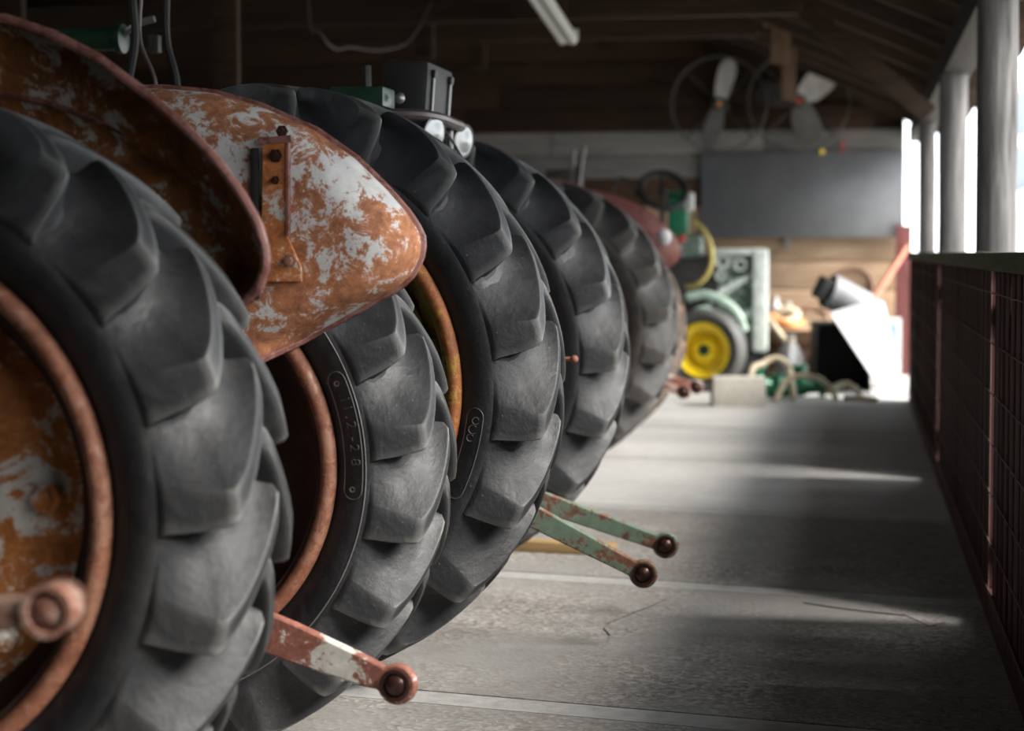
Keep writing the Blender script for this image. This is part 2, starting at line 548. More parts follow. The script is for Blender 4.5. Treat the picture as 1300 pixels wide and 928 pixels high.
# the crack in the slab
for cr in ([(846, 760), (826, 770), (808, 776), (790, 784), (772, 791), (766, 797), (774, 806), (770, 816), (760, 828)],
           [(1020, 765), (1060, 771), (1100, 776), (1150, 781), (1180, 795), (1200, 790)]):
    pts = [at(px, py, z=0.0012) for px, py in cr]
    mb = MB()
    vs, fs = [], []
    for i, p in enumerate(pts):
        wd = 0.004 + 0.004 * random.random()
        vs += [p + Vector((0, -wd, 0)), p + Vector((0, wd, 0))]
        if i:
            fs.append((2 * i - 2, 2 * i - 1, 2 * i + 1, 2 * i))
    mb.add(vs, fs).build('crack', M['crack'], floor, smooth=False)

# back gable wall, board by board
wall_back = struct('wall_back', MB().box((-3.55, WALL_Y + 0.10, 2.4), (7.9, 0.06, 4.9)).mesh('wall_back', False), M['wood_dark'], 'plank end wall of the barn')
random.seed(5)
z = 0.0
row = 0
while z < 4.6:
    hgt = 0.205 if z > 1.55 else 0.235
    zt = z + hgt
    xr = min(FENCE_X + 0.015, EAVE[0] + (EAVE[1] - zt) / SLOPE)
    cuts = [-7.4]
    x = -7.4 + random.uniform(0.8, 2.4)
    while x < xr - 0.5:
        cuts.append(x)
        x += random.uniform(1.8, 3.0)
    cuts.append(xr)
    for a, b in zip(cuts[:-1], cuts[1:]):
        mid = 0.5 * (z + zt)
        if mid > 2.02:
            mt = M['wood_dark']
        elif mid > 1.58:
            mt = M['wood_white'] if b < 0.3 else M['wood_white']
        elif mid > 1.3:
            mt = M['wood_brown']
        else:
            mt = M['wood_tan']
        MB().box(((a + b) / 2, WALL_Y + 0.045 + random.uniform(-0.006, 0.006), (z + zt) / 2), (b - a - 0.006, 0.028, hgt - 0.008), 0.003).build('wall_board', mt, wall_back)
    z = zt
# other walls close the barn out of sight
wall_left = struct('wall_left', MB().box((-7.55, 6.2, 2.6), (0.1, 19.2, 5.2)).mesh('wall_left', False), M['wood_dark'])
wall_front_blocker = struct('wall_front_blocker', MB().box((-3.4, -3.35, 2.6), (8.2, 0.1, 5.2)).mesh('wall_front_blocker', False), M['wood_dark'])  # unseen wall added to keep the barn inside dark

wall_right_blocker = struct('wall_right_blocker', MB().box((FENCE_X + 0.30, -1.45, 1.06), (0.06, 3.7, 2.12)).mesh('wall_right_blocker', False), M['wood_dark'])  # unseen wall added to darken the near end of the aisle
# roof: tin on purlins on rafters
ceiling = struct('ceiling', MB().prism([(EAVE[0], EAVE[1] + 0.13), (-7.6, roof_z(-7.6) + 0.13), (-7.6, roof_z(-7.6) + 0.16), (EAVE[0], EAVE[1] + 0.16)], 19.6, (0, -3.6, 0), (1, 0, 0), (0, 0, 1), (0, 1, 0)).mesh('ceiling', False), M['wood_dark'], 'dark shed roof on rafters')
ang = math.atan(SLOPE)
for i in range(24):
    y = -3.0 + i * 0.8
    L = 8.3 / math.cos(ang)
    cx = (EAVE[0] - 7.5) / 2
    MB().box((cx, y, roof_z(cx) + 0.035), (L, 0.05, 0.14), 0.004, (0, ang, 0)).build('rafter', M['wood_rafter'], ceiling)
for i in range(11):
    x = 0.55 - i * 0.75
    MB().box((x, 6.2, roof_z(x) + 0.118), (0.09, 19.4, 0.03), 0.0, (0, ang, 0)).build('purlin', M['wood_rafter_y'], ceiling, smooth=False)
# tie beams across the barn seen under the rafters
for (y, zz) in ((7.4, 2.46), (10.6, 2.46), (13.0, 2.62)):
    xe = EAVE[0] + (EAVE[1] - zz) / SLOPE
    MB().box(((xe - 7.4) / 2, y, zz), (xe + 7.4, 0.06, 0.15), 0.005).build('tie_beam', M['wood_rafter'], ceiling)
for (px, y, zt, zb) in ((540, 10.6, 2.9, 2.18), (608, 13.0, 3.1, 2.36), (290, 7.4, 2.9, 1.55), (20, 7.4, 2.9, 1.80), (470, 13.0, 3.0, 2.66)):
    p = at(px, 320, y=y + 0.06)
    MB().box((p.x, y + 0.055, (zt + zb) / 2), (0.11, 0.045, zt - zb), 0.004).build('hanger_strut', M['wood_rafter'], ceiling)
# bright corrugated strip at the eave
n = 196
vs, fs = [], []
for i in range(n + 1):
    yy = -3.6 + 19.6 * i / n
    dz = 0.012 * math.sin(i * PI / 2.0)
    for xx in (EAVE[0] + 0.10, EAVE[0] - 0.35):
        vs.append((xx, yy, roof_z(xx) + 0.185 + dz))
    if i:
        fs.append((2 * i - 2, 2 * i - 1, 2 * i + 1, 2 * i))
MB().add(vs, fs).build('eave_sheet', M['tin'], ceiling)

# posts along the open side, plate beam on top, diagonal braces
post_y = [3.72, 6.8, 9.8, 13.3]
random.seed(11)
for i, y in enumerate(post_y):
    mb = MB()
    rings = []
    zs = [0.0, 0.4, 0.8, 1.2, 1.6, 1.95]
    lean = random.uniform(0.0, 0.02)
    path = [(FENCE_X + 0.116 + lean * 0.3 * (1 - zz / 2) + random.uniform(-0.002, 0.004), y + random.uniform(-0.01, 0.01), zz) for zz in zs]
    rr = [0.083, 0.080, 0.078, 0.076, 0.078, 0.076]
    mb.tube(path, [a * (0.8 if i == 3 else 0.95) for a in rr], 14)
    o = mb.build('barn_post', M['wood_post'], angle=60)
    tag(o, ['round weathered post across the aisle from the green draft links',
            'thick round weathered post, furthest from the plank end wall of those in view', 'round grey post between the thickest post and the post by the end wall',
            'slim grey post standing next to the plank end wall'][i], 'post', 'posts along the open side')
plate = MB().box((FENCE_X + 0.135, 6.2, 2.02), (0.15, 19.2, 0.14), 0.006).build('plate_beam', M['wood_rafter_y'])
tag(plate, 'long dark timber beam resting on the round posts', 'beam')
for y in (9.8,):
    p0, p1 = Vector((FENCE_X - 0.005, y, 1.74)), Vector((-0.28, y, 2.31))
    d = p1 - p0
    o = MB().box((p0 + p1) / 2, (d.length, 0.05, 0.10), 0.004, (0, -math.atan2(d.z, d.x), 0)).build('knee_brace', M['wood_rafter'])
    tag(o, 'dark diagonal timber brace rising from the middle round post to the rafters', 'brace')

# fence of maroon pickets with a mossy rail and welded wire
fence = thing('picket_fence', 'maroon picket fence with mossy top rail and rusty wire mesh along the open side', 'fence', (FENCE_X, 6.0, 0))
FY0, FY1 = -3.0, 12.7
pk = MB().box((0, 0, 0.50), (0.018, 0.0938, 0.97), 0.002).mesh('picket')
pk.materials.append(M['maroon'])
random.seed(21)
yy = FY0
skip = {(8.20, 8.29), (5.0, 5.10)}
while yy < FY1:
    if not any(a <= yy <= b for a, b in skip):
        link('picket', pk, None, fence, (random.uniform(-0.003, 0.003) - 0.002, yy - 6.0, random.uniform(-0.012, 0.0)), (random.uniform(-0.01, 0.01), 0, 0))
    yy += 0.094
MB().box((0.0, (FY0 + FY1) / 2 - 6.0, 0.995), (0.066, FY1 - FY0, 0.05), 0.006).build('top_rail', M['moss_rail'], fence)
for zz in (0.85, 0.2):
    MB().box((0.021, (FY0 + FY1) / 2 - 6.0, zz), (0.022, FY1 - FY0, 0.075), 0.004).build('rail', M['maroon_y'], fence)
MB().box((-0.002, (FY0 + FY1) / 2 - 6.0, 0.045), (0.030, FY1 - FY0, 0.09), 0.004).build('light_stop_board', M['maroon_y'], fence)  # board added to stop light leaking under the pickets
wm = MB().tube([(0, FY0 - 6, 0), (0, FY1 - 6, 0)], 0.0022, 5).mesh('mesh_wire')
wm.materials.append(M['wire'])
for i in range(7):
    link('mesh_wire', wm, None, fence, (-0.020, 0, 0.10 + 0.135 * i))
wu = MB().tube([(0, 0, 0.05), (0, 0, 0.97)], 0.0018, 5).mesh('mesh_upright')
wu.materials.append(M['wire'])
for i in range(105):
    link('mesh_wire', wu, None, fence, (-0.0165, FY0 - 6 + 0.15 * i, 0))
for y in (FY0 + 0.05, 0.72, 3.72, 6.8, 9.8, FY1 - 0.22):
    MB().box((0.045, y - 6.0 + 0.14, 0.48), (0.026, 0.07, 0.96), 0.004).build('fence_stake', M['maroon'], fence)

# outside
yard = struct('ground_yard', MB().box((25.7, 8, -0.17), (50, 90, 0.2)).mesh('ground_yard', False), M['yard'], 'pale sunlit yard outside the barn')
random.seed(31)
vs, fs = [], []
for i in range(1500):
    x, y = random.uniform(0.76, 1.6), random.uniform(4.5, 14)
    hh = random.uniform(0.10, 0.30)
    a = random.uniform(0, 2 * PI)
    dx, dy = 0.006 * math.cos(a), 0.006 * math.sin(a)
    k = len(vs)
    vs += [(x - dx, y - dy, -0.08), (x + dx, y + dy, -0.08), (x + random.uniform(-.06, .06), y + random.uniform(-.06, .06), -0.08 + hh)]
    fs.append((k, k + 1, k + 2))
g = MB().add(vs, fs).mesh('grass', False, fix=False)
g = link('grass', g, M['grass'])
tag(g, 'green grass growing outside behind the picket fence', 'grass', kind='stuff')
# neighbouring shed seen between the posts
SX, SY = 5.4, 30.0
shed = thing('neighbouring_shed', 'pale shed with blue grey siding bands outside beyond the posts', 'shed', (SX, SY, -0.07))
MB().box((0, 0.4, 1.9), (6.4, 0.6, 3.8), 0.01).build('shed_wall', M['shed_white'], shed)
for (a, b, mt) in ((2.95, 3.66, 'shed_blue'), (1.95, 2.78, 'shed_blue'), (1.38, 1.75, 'shed_pink')):
    MB().box((0, 0.06, (a + b) / 2), (6.3, 0.08, b - a), 0.01).build('siding_band', M[mt], shed)
p0, p1 = Vector((-2.9, -0.05, 1.95)), Vector((-0.6, -0.05, 3.1))
d = p1 - p0
MB().box((p0 + p1) / 2, (d.length, 0.08, 0.10), 0.01, (0, -math.atan2(d.z, d.x), 0)).build('shed_brace', M['shed_white'], shed)

# ================================================================== TRACTORS
NL = 20


def prof_interp(keys, p):
    for i in range(len(keys) - 1):
        a, b = keys[i], keys[i + 1]
        if a[0] <= p <= b[0]:
            t = (p - a[0]) / (b[0] - a[0])
            return tuple(a[k] + (b[k] - a[k]) * t for k in range(1, len(a)))
    return tuple(keys[-1][1:])


def spline_keys(keys, n=40):
    """Catmull-Rom resample so the carcass is smooth"""
    pts = [Vector((k[1], k[2], k[0])) for k in keys]
    s = smooth_path(pts, n // len(keys) + 3)
    return [(v.z, v.x, v.y) for v in s]


BASE = spline_keys([(0, 0, .80), (.2, .33, .785), (.35, .565, .72), (.45, .705, .645), (.55, .825, .555), (.65, .925, .465), (.75, .99, .345), (.85, .95, .20), (.93, .83, .06), (1, .72, -0.02)], 60)
ENV = [(0, 0, 1.0), (.12, .22, .998), (.25, .48, .985), (.36, .70, .962), (.445, .875, .925), (.46, .90, .905), (.56, .965, .70), (.66, 1.015, .46), (.70, 1.01, .43), (.72, .985, .42)]


def tire_meshes(name, R, W, rb, slant=0.85):
    H = R - rb

    def P(theta, y, r):
        return (r * math.cos(theta), y, r * math.sin(theta))
    prof = [(-W / 2 * b[1], rb + H * b[2]) for b in BASE[::-1]] + [(W / 2 * b[1], rb + H * b[2]) for b in BASE[1:]]
    carc = MB().lathe(prof, NL * 8, 'Y').mesh(name + '_carcass')
    pitch = 2 * PI / NL
    lugs = []
    rows = [-0.12, -0.10, -0.075, -0.045, 0, .04, .08, .12, .165, .21, .255, .30, .34, .38, .415, .445, .46, .49, .53, .57, .61, .64, .66, .685, .70, .72]
    xr = [0.02, 0.06, 0.12, 0.19, 0.27, 0.36, 0.46, 0.58, 0.72, 0.86, 1.0]

    for side in (-1, 1):
        vs, fs = [], []
        nc = None
        for p in rows:
            ap = abs(p)
            by, br = prof_interp(BASE, ap)
            ey, er = prof_interp(ENV, ap)
            if p < 0:
                by, ey = -by, -ey
            s = max(0.0, 1 - p / 0.47)
            off = slant * (s ** 1.15 if p >= 0 else 1.0 + (-p / 0.47) * 1.1)
            a = 0.095 + 0.045 * min(1, max(0, p / .45)) ** 1.5 + 0.085 * max(0, min(1, (p - .46) / .24))
            wr = 0.16 + 0.36 * min(1, max(0, (p + 0.02) / .35)) - 0.10 * max(0, (p - .5) / .2)
            nose = 1.0
            if p < -0.02:
                nose = max(0.0, 1 - ((-p - 0.02) / 0.10) ** 2.2)
            a *= 0.55 + 0.45 * nose if p < 0 else 1
            steep = 0.055 if p < 0.6 else 0.03
            cols = [(-a - steep - 0.05, -0.004), (-a - steep, 0.05), (-a - steep * 0.35, 0.62), (-a - 0.004, 0.93), (-a + 0.018, 1.0), (-a * 0.33, 1.0), (a * 0.33, 1.0), (a - 0.016, 1.0), (a, 0.955)]
            for x in xr:
                cols.append((a + wr * x, 0.955 * (1 - x) ** 1.9 - 0.004 * x))
            fade = 1.0 if p <= 0.70 else 0.0
            ring = []
            for (q, m) in cols:
                mm = m * nose * fade if m > 0 else m
                if fade == 0:
                    mm = -0.004
                yy = by + (ey - by) * mm
                rr = br + (er - br) * mm
                th = (q + off) * pitch
                ring.append(P(th, side * W / 2 * yy, rb + H * rr))
            nc = len(ring)
            vs += ring
        for i in range(len(rows) - 1):
            for j in range(nc - 1):
                q = (i * nc + j, i * nc + j + 1, (i + 1) * nc + j + 1, (i + 1) * nc + j)
                fs.append(q if side < 0 else q[::-1])
        me = MB().add(vs, fs).mesh(name + '_lug', True, 32, fix=False)
        # outward normals
        bm = bmesh.new()
        bm.from_mesh(me)
        c = sum((f.normal.dot(Vector((f.calc_center_median().x, 0, f.calc_center_median().z))) for f in bm.faces))
        if c < 0:
            bmesh.ops.reverse_faces(bm, faces=bm.faces)
            bm.to_mesh(me)
            me.set_sharp_from_angle(angle=R_(32))
        bm.free()
        lugs.append(me)
    return carc, lugs


TCACHE = {}


def add_tire(parent, loc, R, W, rb, mat, phase=0.0, label=None):
    key = (R, W, rb, mat.name)
    if key not in TCACHE:
        carc, lugs = tire_meshes('rear_tire', R, W, rb)
        carc.materials.append(mat)
        for l in lugs:
            l.materials.append(mat)
        TCACHE[key] = (carc, lugs)
    carc, lugs = TCACHE[key]
    t = link('rear_tire', carc, None, parent, loc)
    if label:
        t['label'] = label
    for k in range(NL):
        for s in (0, 1):
            th = (k + 0.5 * s + phase) * 2 * PI / NL
            link('tread_lug', lugs[s], None, t, (0, 0, 0), (0, -th, 0))
    return t


def rim_profile(rb, W, out):
    """one-piece rim cross-section; rb = tyre bead radius, out = -1 when the seen lip faces -Y"""
    w2 = W * 0.5 * 0.76
    pr = [(-w2 - 0.004, rb - 0.030), (-w2 - 0.012, rb - 0.012), (-w2 - 0.010, rb + 0.002), (-w2, rb + 0.006), (-w2 + 0.008, rb - 0.004), (-w2 + 0.02, rb - 0.020), (-w2 + 0.06, rb - 0.028),
          (-w2 + 0.085, rb - 0.075), (0.0, rb - 0.080)]
    return pr + [(-y, r) for y, r in pr[-2::-1]]


def add_rim(parent, loc, rb, W, rim_mat, disc_mat, side, dish, hub_mat=None, bolts=True, slots=False, inner_mat=None, barrel_mat=None):
    """side -1: the outer face looks to -Y"""
    pr = rim_profile(rb, W, side)
    inner = [(y, r - 0.006) for y, r in pr[::-1]]
    rim = MB().lathe(pr + inner + [pr[0]], 96, 'Y').build('rear_rim', barrel_mat or M['drum'], parent, loc, angle=50)  # default barrel colour darkened for the shade inside the rim
    s = side
    w2 = W * 0.38
    for q in (-1, 1):
        MB().tube([((rb - 0.010) * math.cos(2 * PI * i / 96), q * (w2 + 0.012), (rb - 0.010) * math.sin(2 * PI * i / 96)) for i in range(96)], 0.0165, 12, closed=True).build('rim_flange', rim_mat, rim)
    r1 = rb - 0.082
    if not slots:
        pd = [(s * dish, r1), (s * (dish + 0.012), r1 - 0.02), (s * (dish + 0.035), r1 - 0.06), (s * (dish + 0.045), r1 - 0.10), (s * (dish + 0.03), r1 - 0.17), (s * (dish - 0.01), 0.13), (s * (dish - 0.012), 0.075), (s * (dish + 0.05), 0.07), (s * (dish + 0.055), 0.002)]
        back = [(y - s * 0.012, r) for y, r in pd[::-1]]
        MB().lathe(pd + back, 72, 'Y').build('wheel_disc', disc_mat, rim, angle=40)
        if bolts:
            for k in range(8):
                a = 2 * PI * k / 8 + 0.05
                c = (r1 - 0.045) * math.cos(a), s * (dish + 0.03), (r1 - 0.045) * math.sin(a)
                pb = [(0, 0.026), (s * 0.012, 0.026), (s * 0.012, 0.017), (s * 0.026, 0.016), (s * 0.028, 0.001)]
                MB().lathe(pb, 6, 'Y', c).build('rim_bolt', hub_mat or disc_mat, rim)
    else:
        # cast centre with spokes
        MB().lathe([(s * (dish - 0.02), 0.001), (s * (dish + 0.06), 0.001), (s * (dish + 0.06), 0.09), (s * (dish + 0.02), 0.12), (s * (dish - 0.02), 0.12)][::-1], 40, 'Y').build('hub', disc_mat, rim)
        ring = [(s * (dish + 0.022), r1 + 0.004), (s * (dish + 0.022), r1 - 0.05), (s * (dish - 0.02), r1 - 0.05), (s * (dish - 0.02), r1 + 0.004)]
        MB().lathe(ring, 72, 'Y').build('wheel_ring', disc_mat, rim)
        for k in range(8):
            a = 2 * PI * k / 8 + 0.2
            Mx = Matrix.Rotation(-a, 4, 'Y')
            MB().box(Mx @ Vector(((0.10 + r1 - 0.03) / 2, s * dish, 0)), (r1 - 0.03 - 0.10, 0.035, 0.075), 0.008, Mx).build('spoke', disc_mat, rim)
            Mb = Matrix.Rotation(-a, 4, 'Y') @ Matrix.Translation((r1 - 0.005, s * (dish + 0.03), 0))
            MB().box(Mb.translation, (0.07, 0.03, 0.05), 0.006, Mx).build('rim_clamp', disc_mat, rim)
    # brake drum / axle end
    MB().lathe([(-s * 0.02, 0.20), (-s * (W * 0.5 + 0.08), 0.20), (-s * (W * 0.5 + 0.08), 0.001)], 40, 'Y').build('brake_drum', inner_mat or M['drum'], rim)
    return rim


def ray_radius(poly, c, a):
    dx, dz = math.cos(a), math.sin(a)
    best = None
    for i in range(len(poly)):
        p, q = poly[i], poly[(i + 1) % len(poly)]
        ex, ez = q[0] - p[0], q[1] - p[1]
        den = dx * ez - dz * ex
        if abs(den) < 1e-9:
            continue
        t = ((p[0] - c[0]) * ez - (p[1] - c[1]) * ex) / den
        k = ((p[0] - c[0]) * dz - (p[1] - c[1]) * dx) / den
        if t > 0 and -1e-6 <= k <= 1 + 1e-6:
            if best is None or t > best:
                best = t
    return best


def add_fender(parent, loc, poly, side, mat, lip_mat, bowl=0.13, inset=0.13, disc_r=0.40, flat=(205, 345), under=None):
    """bowl-shaped teardrop mudguard.  poly in (x, z) about the wheel centre; the edge curls to side*Y"""
    c = (0.02, 0.34)
    n, rows = 200, 30
    vs, fs = [], []
    edge = []
    for i in range(n):
        a = 2 * PI * i / n
        rad = ray_radius(poly, c, a)
        deg = math.degrees(a) % 360
        # no curl along the straight lower edge
        k = 1.0
        lo, hi = flat
        if lo < deg < hi:
            k = max(0.0, 1 - min(deg - lo, hi - deg) / 14.0)
        for j in range(rows):
            t = j / (rows - 1)
            t = 1 - (1 - t) ** 1.6
            r = 0.04 + (rad - 0.04) * t
            x, zz = c[0] + r * math.cos(a), c[1] + r * math.sin(a)
            e = rad - r
            y = 0.0
            if e < inset:
                q = 1 - e / inset
                y += side * bowl * k * (1 - math.sqrt(max(0.0, 1 - q * q * 0.985)))
            dd = math.hypot(x, zz)
            y += -side * 0.016 / (1 + math.exp((dd - disc_r) * 260))
            vs.append((x, y, zz))
        edge.append(Vector(vs[-1]))
    for i in range(n):
        i2 = (i + 1) % n
        for j in range(rows - 1):
            fs.append((i * rows + j, i * rows + j + 1, i2 * rows + j + 1, i2 * rows + j))
    fs.append(tuple(i * rows for i in range(n)))
    f = MB().add(vs, fs).build('fender', mat, parent, loc, angle=50)
    sol = f.modifiers.new('thickness', 'SOLIDIFY')
    sol.thickness = 0.003
    sol.offset = 0
    MB().tube(edge, 0.0085, 8, closed=True).build('rolled_edge', lip_mat, f)
    if disc_r > 0.3:
        MB().tube(arc((0, side * 0.006, 0), disc_r + 0.012, 36, 106, 50), 0.006, 8).build('pressed_rib', lip_mat, f)
    return f


def px_poly(pts, y, cx, cz):
    out = []
    for p in pts:
        q = at(p[0], p[1], y=p[2] if len(p) > 2 else y)
        out.append((q.x - cx, q.z - cz))
    return out


def lower_link(parent, p0, p1, mat, ball_mat, hgt=0.062, thick=0.020, eye=0.036, ball_r=0.024, knob=False):
    """flat draft arm with an eye and a ball at its end; points in parent space"""
    p0, p1 = Vector(p0), Vector(p1)
    d = p1 - p0
    L = d.length
    a = math.atan2(d.z, d.x)
    Mx = Matrix.Translation(p0) @ Matrix.Rotation(math.atan2(d.y, d.x), 4, 'Z') @ Matrix.Rotation(-math.atan2(d.z, math.hypot(d.x, d.y)), 4, 'Y')
    h = hgt / 2
    pts = [(0, -h * 1.05), (L * 0.5, -h), (L - eye * 1.6, -h * 0.72)]
    n = 18
    a0 = math.radians(215)
    for i in range(n + 1):
        an = a0 + (math.radians(505) - a0) * i / n
        pts.append((L + eye * math.cos(an), eye * math.sin(an)))
    pts += [(L - eye * 1.6, h * 0.72), (L * 0.5, h), (0, h * 1.05)]
    mb = MB().prism(pts, thick, (0, -thick / 2, 0), (1, 0, 0), (0, 0, 1), (0, 1, 0))
    mb.v = [tuple(Mx @ Vector(v)) for v in mb.v]
    o = mb.build('lower_link', mat, parent, angle=30)
    bv = o.modifiers.new('bevel', 'BEVEL')
    bv.width = 0.004
    bv.segments = 2
    bv.limit_method = 'ANGLE'
    bb = MB().sphere((L, 0, 0), ball_r, 18, 12, (1, 1.0, 1))
    bb.lathe([(-thick * 0.75, ball_r * 1.18), (-thick * 0.75, ball_r * 0.9), (thick * 0.75, ball_r * 0.9), (thick * 0.75, ball_r * 1.18)], 20, 'Y', (L, 0, 0))
    bb.v = [tuple(Mx @ Vector(v)) for v in bb.v]
    bb.build('link_ball', ball_mat, o)
    return o


def body_parts(t, ya, yb, zc, mat, hood_mat, hood_z=1.12):
    """rear housing, axle, gearbox, hood and front axle; local to the tractor (x=0 at the rear axle, forward is -x)"""
    ym = (ya + yb) / 2
    MB().lathe([(ya, 0.001), (ya, 0.075), (ym - 0.2, 0.10), (ym - 0.17, 0.17), (ym + 0.17, 0.17), (ym + 0.2, 0.10), (yb, 0.075), (yb, 0.001)], 28, 'Y', (0, 0, zc)).build('axle_housing', mat, t)
    MB().box((-0.75, ym, zc + 0.02), (1.5, 0.32, 0.36), 0.05).build('gearbox', mat, t)
    MB().box((-1.85, ym, zc + 0.05), (0.85, 0.30, 0.46), 0.03).build('engine_block', mat, t)
    hb = MB().box((-1.75, ym, hood_z - 0.10), (1.25, 0.40, 0.30), 0.09)
    hb.build('hood', hood_mat, t)
    MB().box((-2.39, ym, 0.85), (0.06, 0.40, 0.62), 0.025).build('grille', hood_mat, t)
    MB().box((-2.2, ym, 0.42), (0.10, 1.0, 0.09), 0.02).build('front_axle', mat, t)
    for s in (-1, 1):
        c = (-2.2, ym + s * 0.58, 0.34)
        MB().lathe([(-0.055, 0.20), (-0.07, 0.24), (-0.075, 0.29), (-0.05, 0.33), (0, 0.34), (0.05, 0.33), (0.075, 0.29), (0.07, 0.24), (0.055, 0.20)], 40, 'Y', c).build('front_tire', M['rubber'], t)
        MB().lathe([(-0.05, 0.205), (-0.01, 0.19), (0.0, 0.10), (-0.03, 0.05), (-0.03, 0.001)], 32, 'Y', c).build('front_rim', M['rust_rim'], t)
    MB().tube(smooth_path([(-0.75, ym, zc + 0.18), (-0.55, ym, 0.98), (-0.50, ym, 1.04)]), 0.02, 8).build('steering_column', M['cast_dark'], t)


# ---------------------------------------------------------------- tractor A: orange rust, flaked white fenders
WA1 = dict(x=-1.48, y=2.44, R=0.635, W=0.29, rb=0.418)
WA2 = dict(x=-1.385, y=3.345, R=0.602, W=0.282, rb=0.398)
AX, AY = -1.43, 3.03
trA = thing('tractor', 'rusty tractor with flaked white and orange teardrop fenders, wheels with rusted orange rims', 'tractor', (AX, AY, 0), 0, 'old tractors parked in a row')


def la(x, y, z):
    return (x - AX, y - AY, z)


add_tire(trA, la(WA1['x'], WA1['y'] + WA1['W'] / 2, WA1['R']), WA1['R'], WA1['W'], WA1['rb'], M['rubber_worn'], 0.10)
add_rim(trA, la(WA1['x'], WA1['y'] + WA1['W'] / 2, WA1['R']), WA1['rb'], WA1['W'], M['rust_rim'], M['rust_disc'], -1, 0.02)
tA2 = add_tire(trA, la(WA2['x'], WA2['y'] + WA2['W'] / 2, WA2['R']), WA2['R'], WA2['W'], WA2['rb'], M['rubber'], 0.35)
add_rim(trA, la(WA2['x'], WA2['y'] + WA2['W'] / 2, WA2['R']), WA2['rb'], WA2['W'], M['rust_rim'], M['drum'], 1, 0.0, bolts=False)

F1 = [(0, 22), (60, 42), (120, 73), (180, 118), (230, 160), (270, 203), (300, 243), (323, 283), (334, 322), (331, 352), (316, 374)]
poly1 = px_poly(F1, 2.70, WA1['x'], WA1['R'])
poly1 += [(0.36, 0.20), (0.05, 0.02), (-0.45, 0.02), (-0.62, 0.16), (-0.70, 0.36), (-0.62, 0.52), (-0.42, 0.66), (-0.15, 0.755)]
fA1 = add_fender(trA, la(WA1['x'], 2.83, WA1['R']), poly1, -1, M['rust_dark'], M['rust_lip'], bowl=0.13, inset=0.16, disc_r=0.64)
F2 = [(205, 112), (270, 118), (330, 135), (400, 166), (450, 201), (490, 240), (518, 272), (534, 298), (535, 320), (524, 346), (503, 366), (440, 400), (390, 428), (330, 462)]
poly2 = px_poly(F2, 3.34, WA2['x'], WA2['R'])
poly2 += [(0.05, 0.08), (-0.45, 0.02), (-0.62, 0.16), (-0.70, 0.36), (-0.62, 0.52), (-0.42, 0.66), (-0.15, 0.735)]
fA2 = add_fender(trA, la(WA2['x'], 3.262, WA2['R']), poly2, 1, M['rust_fender'], M['rust_lip'], bowl=0.10, inset=0.10, disc_r=0.05)
# bracket and bolts on the inner face of the right fender
YB = 3.262 - 0.004


def fl(px, py, dy=0.0):
    q = at(px, py, y=YB + dy)
    return Vector((q.x - WA2['x'], q.y - 3.262, q.z - WA2['R']))


b0 = [fl(336, 180), fl(366, 180), fl(366, 300), fl(384, 340), fl(384, 357), fl(334, 357)]
mb = MB().prism([(p.x, p.z) for p in b0], -0.010, (0, -0.004, 0), (1, 0, 0), (0, 0, 1), (0, 1, 0))
mb.build('fender_bracket', M['rust_bracket'], fA2)
p = [fl(366, 178), fl(369, 178), fl(369, 300), fl(366, 300)]
MB().prism([(q.x, q.z) for q in p], -0.014, (0, -0.004, 0), (1, 0, 0), (0, 0, 1), (0, 1, 0)).build('bracket_flange', M['rust_lip'], fA2)
p = [fl(330, 176), fl(372, 172), fl(374, 181), fl(332, 184)]
MB().prism([(q.x, q.z) for q in p], -0.016, (0, -0.004, 0), (1, 0, 0), (0, 0, 1), (0, 1, 0)).build('bracket_tab', M['rust_lip'], fA2)
for (px, py, rr) in ((352, 198, 0.008), (352, 229, 0.005), (339, 346, 0.008), (370, 331, 0.008), (360, 167, 0.007)):
    q = fl(px, py)
    MB().lathe([(-0.012, rr * 1.7), (-0.016, rr * 1.7), (-0.017, rr), (-0.028, rr), (-0.029, 0.0005)], 6, 'Y', (q.x, 0.0, q.z)).build('bracket_bolt', M['ball'] if py < 240 else M['rust_rim'], fA2)
q0, q1 = fl(325, 188), fl(325, 380)
MB().box(((q0.x + q1.x) / 2, -0.008, (q0.z + q1.z) / 2), (0.016, 0.012, abs(q1.z - q0.z)), 0.004).build('gap_shade_strip', M['black_hole'], fA2)  # flat black strip added to read as the dark gap beside the bracket
# right lower link of tractor A
a0, a1 = at(240, 762, y=3.10), at(505, 868, y=3.05)
lower_link(trA, la(*a0), la(*a1), M['rust_arm'], M['ball'], 0.07, 0.022)
body_parts(trA, 2.83 - AY, 3.26 - AY, 0.62, M['cast_red'], M['rust_fender'])
# size markings on the right tyre (moulded rubber)
C2 = Vector((WA2['x'], WA2['y'] + WA2['W'] / 2, WA2['R']))


def side_y(R, W, rb, r):
    """outer sidewall half width at radius r"""
    H = R - rb
    best = None
    for b in BASE:
        if b[0] > 0.5:
            rr = rb + H * b[2]
            if best is None or abs(rr - r) < best[0]:
                best = (abs(rr - r), W / 2 * b[1])
    return best[1]


